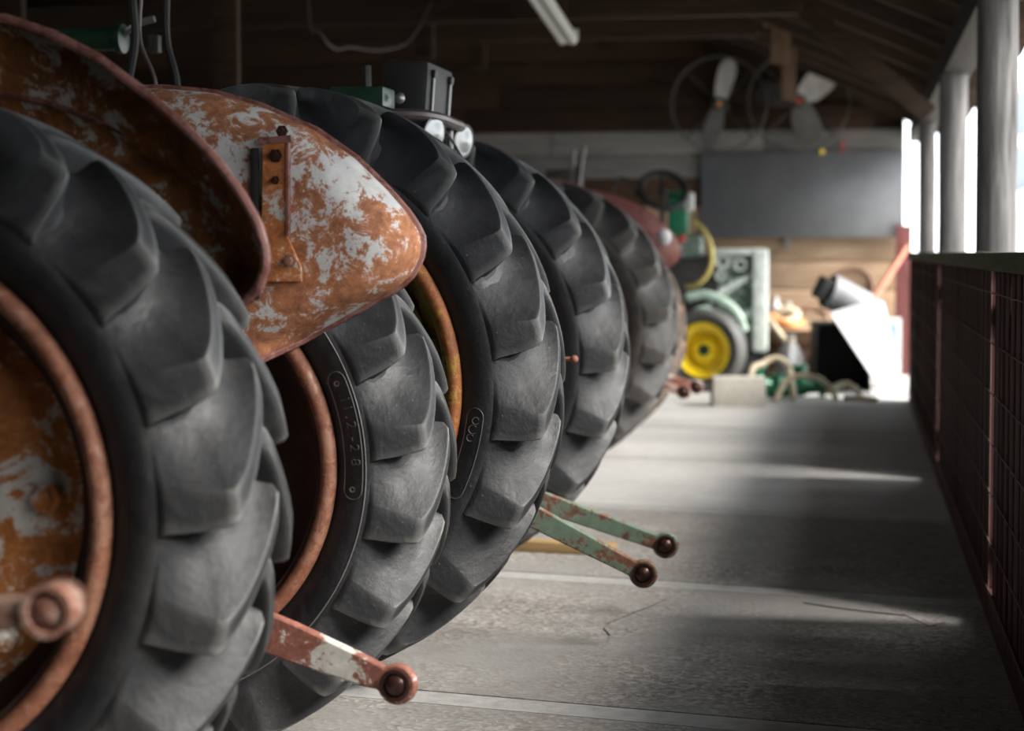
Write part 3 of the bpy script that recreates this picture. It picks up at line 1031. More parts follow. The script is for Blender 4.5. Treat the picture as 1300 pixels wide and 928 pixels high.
def plate_outline(parent, R, W, rb, r0, r1, a0, a1, name='size_plate'):
    pts = []
    n = 26
    rc = (r1 - r0) / 2
    rm = (r0 + r1) / 2
    for i in range(n + 1):
        pts.append((r1, a0 + (a1 - a0) * i / n))
    da = math.degrees(rc / rm)
    for i in range(1, 8):
        an = PI / 2 - PI * i / 8
        pts.append((rm + rc * math.sin(an), a1 + da * math.cos(an)))
    for i in range(n + 1):
        pts.append((r0, a1 + (a0 - a1) * i / n))
    for i in range(1, 8):
        an = -PI / 2 - PI * i / 8
        pts.append((rm + rc * math.sin(an), a0 + da * math.cos(an)))
    path = [(r * math.cos(R_(a)), -side_y(R, W, rb, r), r * math.sin(R_(a))) for r, a in pts]
    return MB().tube(path, 0.0016, 6, closed=True).build(name, M['letter'], parent)


plate_outline(tA2, WA2['R'], WA2['W'], WA2['rb'], 0.422, 0.461, -5.0, 22.5)
for rr_ in (0.468,):
    MB().tube([(rr_ * math.cos(2 * PI * i / 120), -side_y(WA2['R'], WA2['W'], WA2['rb'], rr_) - 0.0005, rr_ * math.sin(2 * PI * i / 120)) for i in range(120)], 0.0013, 6, closed=True).build('sidewall_rib', M['rubber'], tA2)


def letters(parent, text, R, W, rb, r, a_start, step, size, depth=0.0022, name='moulded_letter', mat=None):
    """characters standing along the sidewall, read downwards"""
    a = a_start
    for ch in text:
        if ch == ' ':
            a -= step
            continue
        cu = bpy.data.curves.new('ch', 'FONT')
        cu.body = ch
        cu.size = size
        cu.extrude = depth
        cu.align_x = 'CENTER'
        cu.align_y = 'CENTER'
        tmp = bpy.data.objects.new('ch', cu)
        COL.objects.link(tmp)
        dg = bpy.context.evaluated_depsgraph_get()
        me = bpy.data.meshes.new_from_object(tmp.evaluated_get(dg))
        bpy.data.objects.remove(tmp)
        bpy.data.curves.remove(cu)
        th = R_(a)
        tang = Vector((math.sin(th), 0, -math.cos(th)))      # reading direction, clockwise seen from -Y
        up = Vector((math.cos(th), 0, math.sin(th)))
        y0, y1 = side_y(R, W, rb, r - size * 0.35), side_y(R, W, rb, r + size * 0.35)
        up = Vector((up.x * size * 0.7, -(y1 - y0), up.z * size * 0.7)).normalized()
        nrm = tang.cross(up)
        Mx = Matrix((tang, up, nrm)).transposed().to_4x4()
        Mx.translation = Vector((r * math.cos(th), -side_y(R, W, rb, r), r * math.sin(th)))
        me.transform(Mx)
        me.materials.clear()
        o = link(name, me, mat or M['letter'], parent)
        a -= step * (0.62 if ch in '.-1' else 1.0)
    return a


letters(tA2, '11.2-28', WA2['R'], WA2['W'], WA2['rb'], 0.446, 17.6, 3.5, 0.029)
for an in (22.0, -5.0):
    q = 0.441
    MB().lathe([(0, 0.006), (-0.002, 0.006), (-0.002, 0.0035), (0, 0.003)], 12, 'Y', (q * math.cos(R_(an)), -side_y(WA2['R'], WA2['W'], WA2['rb'], q), q * math.sin(R_(an)))).build('mould_stud', M['letter'], tA2)

# ---------------------------------------------------------------- tractor next to the camera: only its link end shows
T0X, T0Y = -1.80, 1.66
tr0 = thing('tractor', 'tractor beside the flaked white fenders showing only a rusty draft link end with round ball', 'tractor', (T0X, T0Y, 0), 0, 'old tractors parked in a row')
add_tire(tr0, (0, 0.51, 0.602), 0.602, 0.282, 0.398, M['rubber'], 0.2)
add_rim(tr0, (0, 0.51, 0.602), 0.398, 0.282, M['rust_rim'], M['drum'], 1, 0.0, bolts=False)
a0, a1 = at(-330, 812, y=1.96), at(70, 772, y=1.96)
o0 = lower_link(tr0, Vector(a0) - Vector((T0X, T0Y, 0)), Vector(a1) - Vector((T0X, T0Y, 0)), M['rust_link'], M['rust_link'], 0.052, 0.035, 0.030, 0.027)
MB().lathe([(-0.6, 0.001), (-0.6, 0.08), (0.3, 0.08), (0.3, 0.001)], 24, 'Y', (0, 0, 0.602)).build('axle_housing', M['cast_red'], tr0)
MB().box((-0.3, -0.15, 0.60), (0.7, 0.34, 0.40), 0.05).build('gearbox', M['cast_red'], tr0)
q = Vector(a0) - Vector((T0X, T0Y, 0))
MB().box((q.x, q.y, 0.56), (0.06, 0.06, 0.16), 0.01).build('link_bracket', M['cast_red'], tr0)
MB().lathe([(-0.13, 0.001), (-0.13, 0.64), (-0.12, 0.64)], 4, 'Y', (0, 0.3, 0.6)) if False else None

# ---------------------------------------------------------------- tractor B: tall narrow tyres, green
WB3 = dict(x=-1.368, y=3.98, R=0.708, W=0.295, rb=0.490)
WB4 = dict(x=-1.386, y=5.41, R=0.703, W=0.295, rb=0.490)
BX, BY = -1.376, 4.84
trB = thing('tractor', 'green tractor with tall black lugged tires, yellow rims and two green rusty draft links', 'tractor', (BX, BY, 0), 0, 'old tractors parked in a row')


def lb(x, y, z):
    return (x - BX, y - BY, z)


tB3 = add_tire(trB, lb(WB3['x'], WB3['y'] + WB3['W'] / 2, WB3['R']), WB3['R'], WB3['W'], WB3['rb'], M['rubber'], 0.62)
add_rim(trB, lb(WB3['x'], WB3['y'] + WB3['W'] / 2, WB3['R']), WB3['rb'], WB3['W'], M['rust_orange_rim'], M['yellow_old'], -1, 0.02, slots=True, barrel_mat=M['yellow_old'])
add_tire(trB, lb(WB4['x'], WB4['y'] + WB4['W'] / 2, WB4['R']), WB4['R'], WB4['W'], WB4['rb'], M['rubber'], 0.95)
add_rim(trB, lb(WB4['x'], WB4['y'] + WB4['W'] / 2, WB4['R']), WB4['rb'], WB4['W'], M['rust_orange_rim'], M['yellow_old'], 1, 0.02, slots=True)
plate_outline(tB3, WB3['R'], WB3['W'], WB3['rb'], 0.512, 0.553, -25.0, -6.5)
for (sx, sy, w0) in ((0.0, 0.0, 0.010), (0.012, 0.004, 0.008), (-0.012, -0.003, 0.008)):
    rq, an = 0.532 + sy, -9.5 + sx * 180
    MB().tube(arc((rq * math.cos(R_(an)), -side_y(WB3['R'], WB3['W'], WB3['rb'], rq) - 0.001, rq * math.sin(R_(an))), w0, 20, 330, 12), 0.0014, 5).build('moulded_emblem', M['letter'], tB3)
body_parts(trB, 4.27 - BY, 5.42 - BY, 0.71, M['cast_dark'], M['green'], 1.22)
# draft links
e1, e2 = at(817, 728, y=4.60), at(845, 692, y=5.02)
s1, s2 = at(690, 662, y=4.60), at(690, 637, y=5.02)
for e, s_ in ((e1, s1), (e2, s2)):
    st = Vector(e) + (Vector(s_) - Vector(e)) * 2.35
    lower_link(trB, lb(*st), lb(*e), M['green_arm'], M['ball'], 0.060, 0.022, 0.037, 0.025)
    MB().box(lb(st.x, st.y, (st.z + 0.62) / 2), (0.07, 0.05, abs(0.70 - st.z)), 0.01).build('link_bracket', M['cast_dark'], trB)
pe = at(729, 456, y=4.72)
mb = MB().tube([lb(-1.25, pe.y, 0.745), lb(pe.x, pe.y, pe.z)], 0.006, 8)
rod = mb.build('hitch_rod', M['rust_rim'], trB)
MB().sphere(lb(*pe), 0.011, 12, 8).build('rod_knob', M['rust_rim'], rod)
# black seat box with chrome straps on a bent rail, two work lamps
YS = 4.86


def sb(px, py, y=YS):
    return Vector(lb(*at(px, py, y=y)))


c0, c1 = sb(513, 80), sb(572, 152)
bc = (c0 + c1) / 2
bx = MB().box((0, 0, 0), (0.130, 0.31, 0.155), 0.022)
seat = bx.build('seat_box', M['black'], trB, (bc.x - 0.030, 0.035, bc.z - 0.003), (0, R_(4), 0))
xr_ = 0.066
for dy in (-0.115, 0.085):
    st = MB().box((xr_ + 0.004, dy, -0.055), (0.006, 0.016, 0.21), 0.002).build('strap', M['chrome'], seat)
    MB().box((xr_ + 0.006, dy, 0.045), (0.010, 0.026, 0.022), 0.003).build('strap_buckle', M['cast_dark'], st)
rz = bc.z - 0.085
rail = smooth_path([(bc.x - 0.28, -0.24, rz + 0.0), (bc.x - 0.12, -0.24, rz + 0.004), (bc.x + 0.015, -0.21, rz + 0.004), (bc.x + 0.065, -0.14, rz), (bc.x + 0.072, 0.0, rz - 0.004), (bc.x + 0.066, 0.14, rz - 0.004), (bc.x + 0.03, 0.21, rz), (bc.x - 0.12, 0.24, rz), (bc.x - 0.28, 0.24, rz)])
MB().tube(rail, 0.016, 10).build('seat_rail', M['tube_steel'], trB)
MB().box((bc.x - 0.06, 0.03, rz - 0.03), (0.16, 0.34, 0.02), 0.006).build('seat_shelf', M['cast_dark'], trB)
MB().box((bc.x - 0.06, 0.0, (rz + 0.75) / 2), (0.12, 0.12, rz - 0.80), 0.01).build('seat_pedestal', M['cast_dark'], trB)
for dy in (-0.115, 0.085):
    MB().tube([(bc.x + 0.050, dy, rz - 0.005), (bc.x + 0.050, dy, rz - 0.13)], 0.008, 8).build('lamp_stem', M['chrome'], trB)
for (px, py, dy, lit) in ((552, 170, -0.16, 1), (589, 180, 0.16, 1)):
    q = sb(px, py, YS + dy)
    lp = MB().lathe([(0.0, 0.047), (-0.03, 0.046), (-0.06, 0.034), (-0.075, 0.012), (-0.076, 0.001)], 24, 'X')
    lo = lp.build('work_lamp', M['black'], trB, (q.x, dy, q.z), (0, R_(8), R_(-22)))
    MB().lathe([(0.0, 0.047), (0.006, 0.049), (0.008, 0.046), (0.002, 0.044)], 24, 'X').build('lamp_bezel', M['chrome'], lo)
    MB().lathe([(0.004, 0.045), (0.012, 0.030), (0.016, 0.001)], 24, 'X').build('lamp_lens', M['lens'], lo)
MB().tube(smooth_path([(bc.x + 0.05, 0.0, rz - 0.02), (bc.x + 0.065, 0.04, rz - 0.05), (bc.x + 0.08, 0.09, rz - 0.09)]), 0.004, 6).build('lamp_wire', M['cast_dark'], trB)
# green sheet edge and small knob in front of the seat
q = sb(455, 118, 4.45)
gs = MB().box((q.x + 0.005, -0.37, q.z - 0.012), (0.14, 0.12, 0.05), 0.006).build('green_deck', M['green'], trB)
MB().box((q.x - 0.12, -0.30, (q.z + 0.75) / 2), (0.05, 0.05, q.z - 0.75), 0.005).build('deck_post', M['cast_dark'], trB)
MB().sphere((q.x + 0.10, -0.36, q.z - 0.012), 0.014, 12, 8).build('deck_knob', M['chrome'], trB)
MB().tube([(bc.x - 0.12, -0.15, rz - 0.03), (bc.x - 0.125, -0.15, rz + 0.14)], 0.012, 8).build('lever', M['cast_dark'], trB)
# dark green canister with clamp, above the hood
q = sb(115, 50, 4.84)
cn = MB().lathe([(-0.20, 0.001), (-0.20, 0.030), (0.06, 0.034), (0.075, 0.030), (0.08, 0.042), (0.095, 0.042), (0.10, 0.02), (0.10, 0.001)], 24, 'X', (q.x + 0.005, 0, q.z)).build('muffler', M['green'], trB)
MB().tube([(q.x - 0.1, 0, q.z), (q.x - 0.12, 0, 1.15)], 0.022, 10).build('exhaust_pipe', M['cast_dark'], cn)
MB().tube(smooth_path([(q.x + 0.10, -0.01, q.z + 0.01), (q.x + 0.16, -0.02, q.z + 0.04), (q.x + 0.20, -0.02, q.z + 0.05)]), 0.010, 8).build('pipe_elbow', M['chrome'], cn)
MB().box((q.x + 0.20, -0.02, q.z - 0.02), (0.03, 0.03, 0.05), 0.004).build('clamp', M['cast_dark'], cn)

# ---------------------------------------------------------------- tractor C: maroon fenders, earth-brown tyres
WC5 = dict(x=-1.475, y=8.15, R=0.68, W=0.30, rb=0.45)
WC6 = dict(x=-1.455, y=9.25, R=0.602, W=0.282, rb=0.398)
CXX, CYY = -1.46, 8.85
trC = thing('tractor', 'tractor with faded maroon fender tipped in white and earth-stained tires', 'tractor', (CXX, CYY, 0), 0, 'old tractors parked in a row')


def lc(x, y, z):
    return (x - CXX, y - CYY, z)


add_tire(trC, lc(WC5['x'], WC5['y'] + WC5['W'] / 2, WC5['R']), WC5['R'], WC5['W'], WC5['rb'], M['rubber_mud'], 0.30)
add_rim(trC, lc(WC5['x'], WC5['y'] + WC5['W'] / 2, WC5['R']), WC5['rb'], WC5['W'], M['rust_rim'], M['rust_disc'], -1, 0.02)
add_tire(trC, lc(WC6['x'], WC6['y'] + WC6['W'] / 2, WC6['R']), WC6['R'], WC6['W'], WC6['rb'], M['rubber_brown'], 0.7)
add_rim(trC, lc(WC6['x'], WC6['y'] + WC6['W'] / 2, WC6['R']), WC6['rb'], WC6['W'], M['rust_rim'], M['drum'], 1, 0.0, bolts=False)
fC = add_fender(trC, lc(WC5['x'] - 0.04, 8.58, 0.60), poly1, -1, M['maroon_fender'], M['maroon_fender'], bowl=0.13, inset=0.16, disc_r=0.64)
add_fender(trC, lc(WC6['x'], 9.17, WC6['R']), poly2, 1, M['maroon_fender'], M['maroon_fender'], bowl=0.10, inset=0.10, disc_r=0.05)
body_parts(trC, 8.55 - CYY, 9.17 - CYY, 0.62, M['cast_red'], M['maroon_fender'])
# white painted fender tip
_q = at(843, 301, y=8.46)
tip = MB().sphere((_q.x - WC5['x'] + 0.04, 8.46 - 8.58, _q.z - 0.60), 0.04, 12, 8, (0.9, 0.6, 1.0)).build('white_fender_marker', M['white'], fC)
for (px, py, y) in ((868, 497, 8.75), (884, 491, 9.05)):
    e = at(px, py, y=y)
    lower_link(trC, lc(e.x - 0.55, y, e.z + 0.14), lc(*e), M['rust_arm'], M['ball'], 0.06, 0.022)
    MB().box(lc(e.x - 0.55, y, (e.z + 0.14 + 0.62) / 2), (0.07, 0.05, 0.62 - e.z - 0.10), 0.01).build('link_bracket', M['cast_red'], trC)

# ---------------------------------------------------------------- small things near the tractors
p = at(752, 694, z=0.02)
o = MB().box((0, 0, 0), (0.42, 0.085, 0.035), 0.004).build('wood_plank', M['wood_plank'], None, (p.x - 0.13, p.y, 0.0182), (0, 0, R_(-6)))
tag(o, 'short yellow pine plank lying on the floor under the green draft links', 'plank')
# hanging cables over the first fender
for (px, sway, lab) in ((163, -0.012, 'thick black cable hanging from the roof, looped nearest the muffler'), (188, 0.02, 'thin grey cable with a clip hanging between two thick black cables'), (217, 0.012, 'thick black cable hanging from the roof beside the thin grey cable')):
    y = {163: 4.36, 188: 4.41, 217: 4.46}[px]
    a = at(px, 0, y=y)
    b = at(px + 4 + sway * 300, 108, y=y)
    top = Vector((a.x, y, roof_z(a.x) + 0.02))
    pts = [top, (a.x, y, a.z + 0.2), (a.x - sway, y, a.z), ((a.x + b.x) / 2 - sway * 1.5, y, (a.z + b.z) / 2), b, (b.x - 0.02, y + 0.02, b.z - 0.14)]
    thin = 188 == px
    o = MB().tube(smooth_path(pts), 0.0055 if thin else 0.0105, 8).build('hanging_cable', M['tube_steel'] if thin else M['black'])
    tag(o, lab, 'cable', 'cables hanging from the roof')

# ================================================================== BACK OF THE BARN
# grey sheet metal panel on the wall
a, b = at(890, 193, y=WALL_Y - 0.02), at(1147, 301, y=WALL_Y - 0.02)
pan = thing('sheet_panel', 'large grey sheet metal panel hung on the plank end wall', 'panel', ((a.x + b.x) / 2, WALL_Y, b.z))
MB().box((0, -0.012, (a.z - b.z) / 2), (b.x - a.x, 0.02, a.z - b.z), 0.004).build('sheet', M['grey_panel'], pan)
for k in (-0.02,):
    MB().box((k, -0.0235, (a.z - b.z) / 2), (0.012, 0.004, a.z - b.z - 0.01), 0.001).build('seam', M['grey_panel'], pan)
q = at(1043, 192, y=WALL_Y - 0.03)
MB().sphere((q.x - pan.location.x, -0.03, q.z - b.z), 0.022, 12, 8).build('yellow_knob', M['yellow'], pan)
q = at(1070, 185, y=WALL_Y - 0.03)
MB().box((q.x - pan.location.x, -0.02, q.z - b.z - 0.01), (0.014, 0.014, 0.11), 0.003).build('red_hook', M['red'], pan)
q = at(999, 308, y=WALL_Y - 0.02)
MB().box((q.x - pan.location.x, -0.01, -0.05), (0.035, 0.012, 0.10), 0.002).build('hanging_tab', M['grey_panel'], pan)

# two big fans
def fan(px, py, rad, blades, label, hub):
    y = WALL_Y - 0.30
    c = at(px, py, y=y)
    t = thing('wall_fan', label, 'fan', (c.x, y, c.z - rad))
    ring = [(-0.06, rad), (0.06, rad), (0.06, rad - 0.012), (-0.06, rad - 0.012), (-0.06, rad)]
    MB().lathe(ring, 56, 'Y', (0, 0, rad)).build('fan_ring', M['fan_dark'], t)
    MB().lathe([(-0.03, 0.001), (-0.03, 0.05), (0.05, 0.075), (0.18, 0.075), (0.18, 0.001)], 24, 'Y', (0, 0, rad)).build('motor', M['fan_dark'], t)
    MB().sphere((0, -0.035, rad), 0.022, 12, 8).build('hub_cap', M[hub], t)
    for (an, L, wd, mt) in blades:
        n = 24
        pts = []
        for i in range(n):
            th = 2 * PI * i / n
            x = L * 0.5 + 0.02 + (L * 0.5) * math.copysign(abs(math.cos(th)) ** 0.75, math.cos(th))
            zz = wd * math.copysign(abs(math.sin(th)) ** 0.75, math.sin(th)) * (0.75 + 0.25 * x / L)
            pts.append((x, zz))
        bm_ = MB().prism(pts, 0.006, (0, -0.003, 0), (1, 0, 0), (0, 0, 1), (0, 1, 0))
        Mx = Matrix.Translation((0, 0, rad)) @ Matrix.Rotation(-R_(an), 4, 'Y') @ Matrix.Rotation(R_(22), 4, 'X')
        bm_.v = [tuple(Mx @ Vector(v)) for v in bm_.v]
        bm_.build('fan_blade', M[mt], t)
    for k in range(4):
        th = PI / 4 + k * PI / 2
        MB().tube([(0.06 * math.cos(th), 0.10, rad + 0.06 * math.sin(th)), (rad * 0.99 * math.cos(th), 0.05, rad + rad * 0.99 * math.sin(th))], 0.008, 6).build('guard_spoke', M['fan_dark'], t)
    MB().box((0, 0.19, rad), (0.10, 0.24, 0.06), 0.006).build('wall_mount', M['wood_rafter'], t)
    return t


fan(913, 132, 0.40, [(76, 0.36, 0.085, 'fan_grey'), (256, 0.36, 0.095, 'fan_grey')], 'large wall fan with two grey paddle blades above the sheet panel', 'hose_orange')
fan(1014, 128, 0.42, [(42, 0.34, 0.13, 'fan_grey'), (288, 0.34, 0.135, 'fan_grey'), (165, 0.34, 0.12, 'fan_dark')], 'large wall fan with three round blades and red hub', 'red')

# hanging timber (three pieces nailed in a row)
hg = thing('hanging_timber', 'pale stepped timber strip hanging from the roof before the fan with red hub', 'timber', tuple(at(985, 125, y=12.2)))
for (px, wpx, y0, y1, dy) in ((983, 26, -60, 34, 0.0), (991, 24, 34, 80, 0.03), (1001, 18, 60, 126, 0.06)):
    a, b = at(px, y0, y=12.2), at(px, y1, y=12.2)
    top = a.z if y0 > 0 else roof_z(a.x) + 0.02
    MB().box((a.x - hg.location.x, dy, (top + b.z) / 2 - hg.location.z), (wpx / F_PX * 12.2, 0.03, top - b.z), 0.004).build('timber_strip', M['wood_hanger'], hg)

# fluorescent fixtures
def fixture(px0, py0, px1, py1, y0, y1, label):
    a, b = at(px0, py0, y=y0), at(px1, py1, y=y1)
    z = (a.z + b.z) / 2
    d = b - a
    t = thing('fluorescent_fixture', label, 'light fixture', tuple((a + b) / 2), math.atan2(d.y, d.x), 'fluorescent fixtures under the roof')
    L = d.length
    rot = (0, -math.asin(d.z / L), 0)
    MB().box((0, 0, 0.02), (L, 0.10, 0.045), 0.008, rot).build('fixture_body', M['lamp_white'], t)
    for s in (-0.032, 0.032):
        MB().box((0, s, -0.006), (L * 0.94, 0.026, 0.026), 0.008, rot).build('tube', M['white'], t)
    for s in (-0.4, 0.4):
        x = L * s
        MB().tube([(x, 0, 0.03), (x, 0, roof_z((a.x + b.x) / 2) - z + 0.10)], 0.003, 6).build('hanger_wire', M['wire'], t)
    for s in (-1, 1):
        MB().box((L / 2 * s, 0, 0.012), (0.02, 0.11, 0.06), 0.004, rot).build('end_cap', M['lamp_white'], t)
    return t


fixture(672, -20, 722, 55, 8.6, 10.4, 'white fluorescent light fixture hanging under the dark rafters, the longer one in view')
fixture(795, -14, 846, 12, 10.6, 12.0, 'white fluorescent light fixture high under the rafters, cut by the frame top')

# pale wire sagging under the rafters
pts = [at(392, 8, y=9.5), at(405, 40, y=9.5), at(425, 62, y=9.6), at(445, 60, y=9.7), at(480, 64, y=9.9), at(520, 52, y=10.2)]
top = [Vector((pts[0].x - 0.02, 9.5, roof_z(pts[0].x) + 0.03))]
o = MB().tube(smooth_path(top + pts + [Vector((pts[-1].x + 0.05, 10.54, 2.50))]), 0.005, 6).build('sagging_wire', M['tube_steel'])
tag(o, 'pale sagging wire strung under the dark rafters', 'wire')

# ---------------------------------------------------------------- dismantled green tractor
DX, DY = -1.25, 13.6
trD = thing('tractor', 'pale green worn tractor engine with yellow front wheel standing by the end wall', 'tractor', (DX, DY, 0), 0, 'old tractors parked in a row')


def ld(px, py, y=DY):
    q = at(px, py, y=y)
    return Vector((q.x - DX, y - DY, q.z))


a, b = ld(905, 316), ld(976, 446)
cx, cz = (a.x + b.x) / 2, (a.z + b.z) / 2
blk = MB().box((cx - 0.02, 0.12, cz), (b.x - a.x - 0.06, 0.34, a.z - b.z - 0.02), 0.03).build('engine_block', M['green_pale'], trD)
# end frame of the block, ribs and covers
fx0, fx1 = ld(957, 316).x, ld(976, 316).x
MB().box(((fx0 + fx1) / 2, -0.07, cz), (fx1 - fx0, 0.12, a.z - b.z), 0.02).build('block_flange', M['pale_cast'], blk)
MB().box((cx - 0.02, -0.07, a.z - 0.02), (b.x - a.x - 0.02, 0.10, 0.05), 0.02).build('block_top_flange', M['pale_cast'], blk)
for i in range(5):
    p0, p1 = ld(898 + i * 11, 386 - i * 7, DY - 0.08), ld(922 + i * 9, 362 - i * 4, DY - 0.08)
    MB().tube([p0, p1], 0.020, 8).build('casting_rib', M['pale_cast'], blk)
    p0, p1 = ld(912 + i * 9, 425 - i * 5, DY - 0.08), ld(938 + i * 5, 398 - i * 2, DY - 0.08)
    MB().tube([p0, p1], 0.017, 8).build('casting_rib', M['pale_cast'], blk)
for (px, py, r) in ((918, 332, 0.055), (940, 336, 0.05), (915, 350, 0.04)):
    q = ld(px, py, DY - 0.06)
    MB().lathe([(0.0, r), (-0.03, r), (-0.03, r * 0.6), (0.0, r * 0.55)], 20, 'Y', tuple(q)).build('cover_plate', M['pale_cast'], blk)
# fender-like arm over the front wheel
pts = [ld(872, 378, DY - 0.15), ld(895, 374, DY - 0.15), ld(918, 382, DY - 0.15), ld(936, 398, DY - 0.15), ld(945, 420, DY - 0.13)]
MB().tube(smooth_path(pts), 0.035, 10).build('axle_arm', M['mint'], trD)
q = ld(893, 408, DY - 0.24)
MB().lathe([(0.0, 0.001), (-0.03, 0.02), (-0.03, 0.10), (0.0, 0.115), (0.06, 0.115)], 24, 'Y', tuple(q)).build('steering_hub', M['mint'], trD)
# yellow wheel, turned a little towards the aisle
q = ld(896, 436, DY - 0.32)
q.z = 0.305
fw = MB().lathe([(-0.065, 0.195), (-0.085, 0.23), (-0.085, 0.27), (-0.06, 0.295), (0, 0.305), (0.06, 0.295), (0.085, 0.27), (0.085, 0.23), (0.065, 0.195)], 48, 'Y').build('front_tire', M['rubber_worn'], trD, tuple(q), (0, 0, R_(-14)))
MB().lathe([(-0.075, 0.205), (-0.08, 0.195), (-0.045, 0.18), (-0.03, 0.15), (0.03, 0.14), (0.05, 0.195), (0.07, 0.205)], 48, 'Y').build('front_rim', M['yellow'], fw)
MB().lathe([(0.03, 0.145), (0.02, 0.11), (-0.02, 0.09), (-0.045, 0.075), (-0.05, 0.045), (-0.03, 0.04), (-0.03, 0.001)], 40, 'Y').build('wheel_disc', M['yellow'], fw)
MB().lathe([(-0.03, 0.04), (-0.055, 0.035), (-0.06, 0.001)], 20, 'Y').build('hub_cap', M['green'], fw)
for k in range(5):
    th = 2 * PI * k / 5 + 0.3
    MB().lathe([(-0.035, 0.012), (-0.055, 0.012), (-0.056, 0.001)], 6, 'Y', (0.062 * math.cos(th), 0, 0.062 * math.sin(th))).build('lug_nut', M['yellow'], fw)
# lower housing carries the block
MB().box((cx - 0.02, 0.10, (b.z) / 2 + 0.01), (b.x - a.x, 0.40, b.z + 0.02), 0.02).build('cradle', M['cast_dark'], trD)
# hood, steering wheel, green pump box behind the third tractor
a, b = ld(848, 242, DY - 0.1), ld(872, 300, DY - 0.1)
MB().box(((a.x + b.x) / 2, 0.0, (a.z + b.z) / 2), (b.x - a.x, 0.16, a.z - b.z), 0.02).build('green_pump_box', M['green_bright'], trD)
a2, b2 = ld(869, 244, DY - 0.12), ld(880, 268, DY - 0.12)
MB().box(((a2.x + b2.x) / 2, -0.06, (a2.z + b2.z) / 2), (b2.x - a2.x, 0.12, a2.z - b2.z), 0.02).build('white_cap', M['white'], trD)
q = ld(866, 302, DY - 0.14)
MB().sphere(tuple(q), 0.03, 12, 8).build('red_cap', M['red'], trD)
q = ld(842, 242, DY - 0.25)
sw = MB().tube([(0.17 * math.cos(2 * PI * i / 36), 0, 0.17 * math.sin(2 * PI * i / 36)) for i in range(36)], 0.026, 8, closed=True).build('steering_wheel', M['black'], trD, tuple(q), (R_(-38), 0, R_(18)))
for k in range(3):
    th = 2 * PI * k / 3 + PI / 2
    MB().tube([(0, 0.02, 0), (0.165 * math.cos(th), 0, 0.165 * math.sin(th))], 0.012, 6).build('spoke', M['black'], sw)
MB().sphere((0, 0.01, 0), 0.04, 12, 8).build('wheel_hub', M['black'], sw)
MB().tube([tuple(q), (q.x - 0.05, 0.1, 0.95), (q.x - 0.05, 0.15, 0.85)], 0.022, 8).build('steering_column', M['cast_dark'], trD)
MB().box((cx - 0.55, 0.12, 0.72), (0.80, 0.36, 0.55), 0.05).build('gearbox', M['cast_dark'], trD)
MB().box((cx - 0.65, 0.12, 0.24), (0.30, 0.30, 0.49), 0.03).build('stand', M['cast_dark'], trD)
MB().box((cx - 0.42, 0.10, 1.02), (0.26, 0.28, 0.26), 0.05).build('valve_cover', M['green_pale'], trD)
pts = [ld(882, 282, DY - 0.2), ld(893, 292, DY - 0.25), ld(902, 310, DY - 0.28), ld(904, 332, DY - 0.3), ld(897, 350, DY - 0.3), ld(884, 362, DY - 0.28), ld(872, 364, DY - 0.2)]
MB().tube(smooth_path(pts), 0.018, 8).build('yellow_hose', M['hose_yellow'], trD)
pts = [ld(778, 252, DY - 0.3), ld(779, 236, DY - 0.3), ld(787, 227, DY - 0.3), ld(797, 229, DY - 0.3), ld(804, 240, DY - 0.3), ld(812, 252, DY - 0.3)]
MB().tube(smooth_path(pts), 0.012, 8).build('black_hose', M['black'], trD)

# vertical pump/jack shape behind tractor B (dark uprights by the white boards)
q = at(733, 235, y=11.4)
jk = thing('hand_pump', 'dark upright hand pump with a forked lever behind the tall black tires', 'pump', (q.x, 11.4, 0))
MB().box((0, 0, 0.6), (0.16, 0.16, 1.2), 0.02).build('pump_body', M['cast_dark'], jk)
MB().tube([(0, 0, 1.2), (0, 0, q.z + 0.12)], 0.035, 12).build('pump_column', M['cast_dark'], jk)
MB().tube([(0.01, -0.03, q.z - 0.02), (0.05, -0.04, q.z + 0.24)], 0.012, 8).build('lever', M['tube_steel'], jk)
MB().tube([(-0.03, -0.03, q.z - 0.02), (-0.02, -0.04, q.z + 0.22)], 0.012, 8).build('lever', M['tube_steel'], jk)
MB().box((-0.12, 0, q.z + 0.05), (0.16, 0.10, 0.10), 0.02).build('pump_head', M['cast_dark'], jk)

# ---------------------------------------------------------------- pale block on the floor
a, b = at(896, 518, z=0), at(966, 516, z=0)
cb = thing('concrete_block', 'pale concrete block with a brown stained end on the floor by the yellow wheel', 'block', (0.5 * (a.x + b.x) + 0.01, 12.0, 0), R_(8))
MB().box((0.025, 0.06, 0.098), (0.345, 0.16, 0.195), 0.01).build('block_body', M['cardboard'], cb)
MB().box((-0.152, 0.06, 0.098), (0.01, 0.15, 0.180), 0.004).build('stained_end', M['dark_brown'], cb)

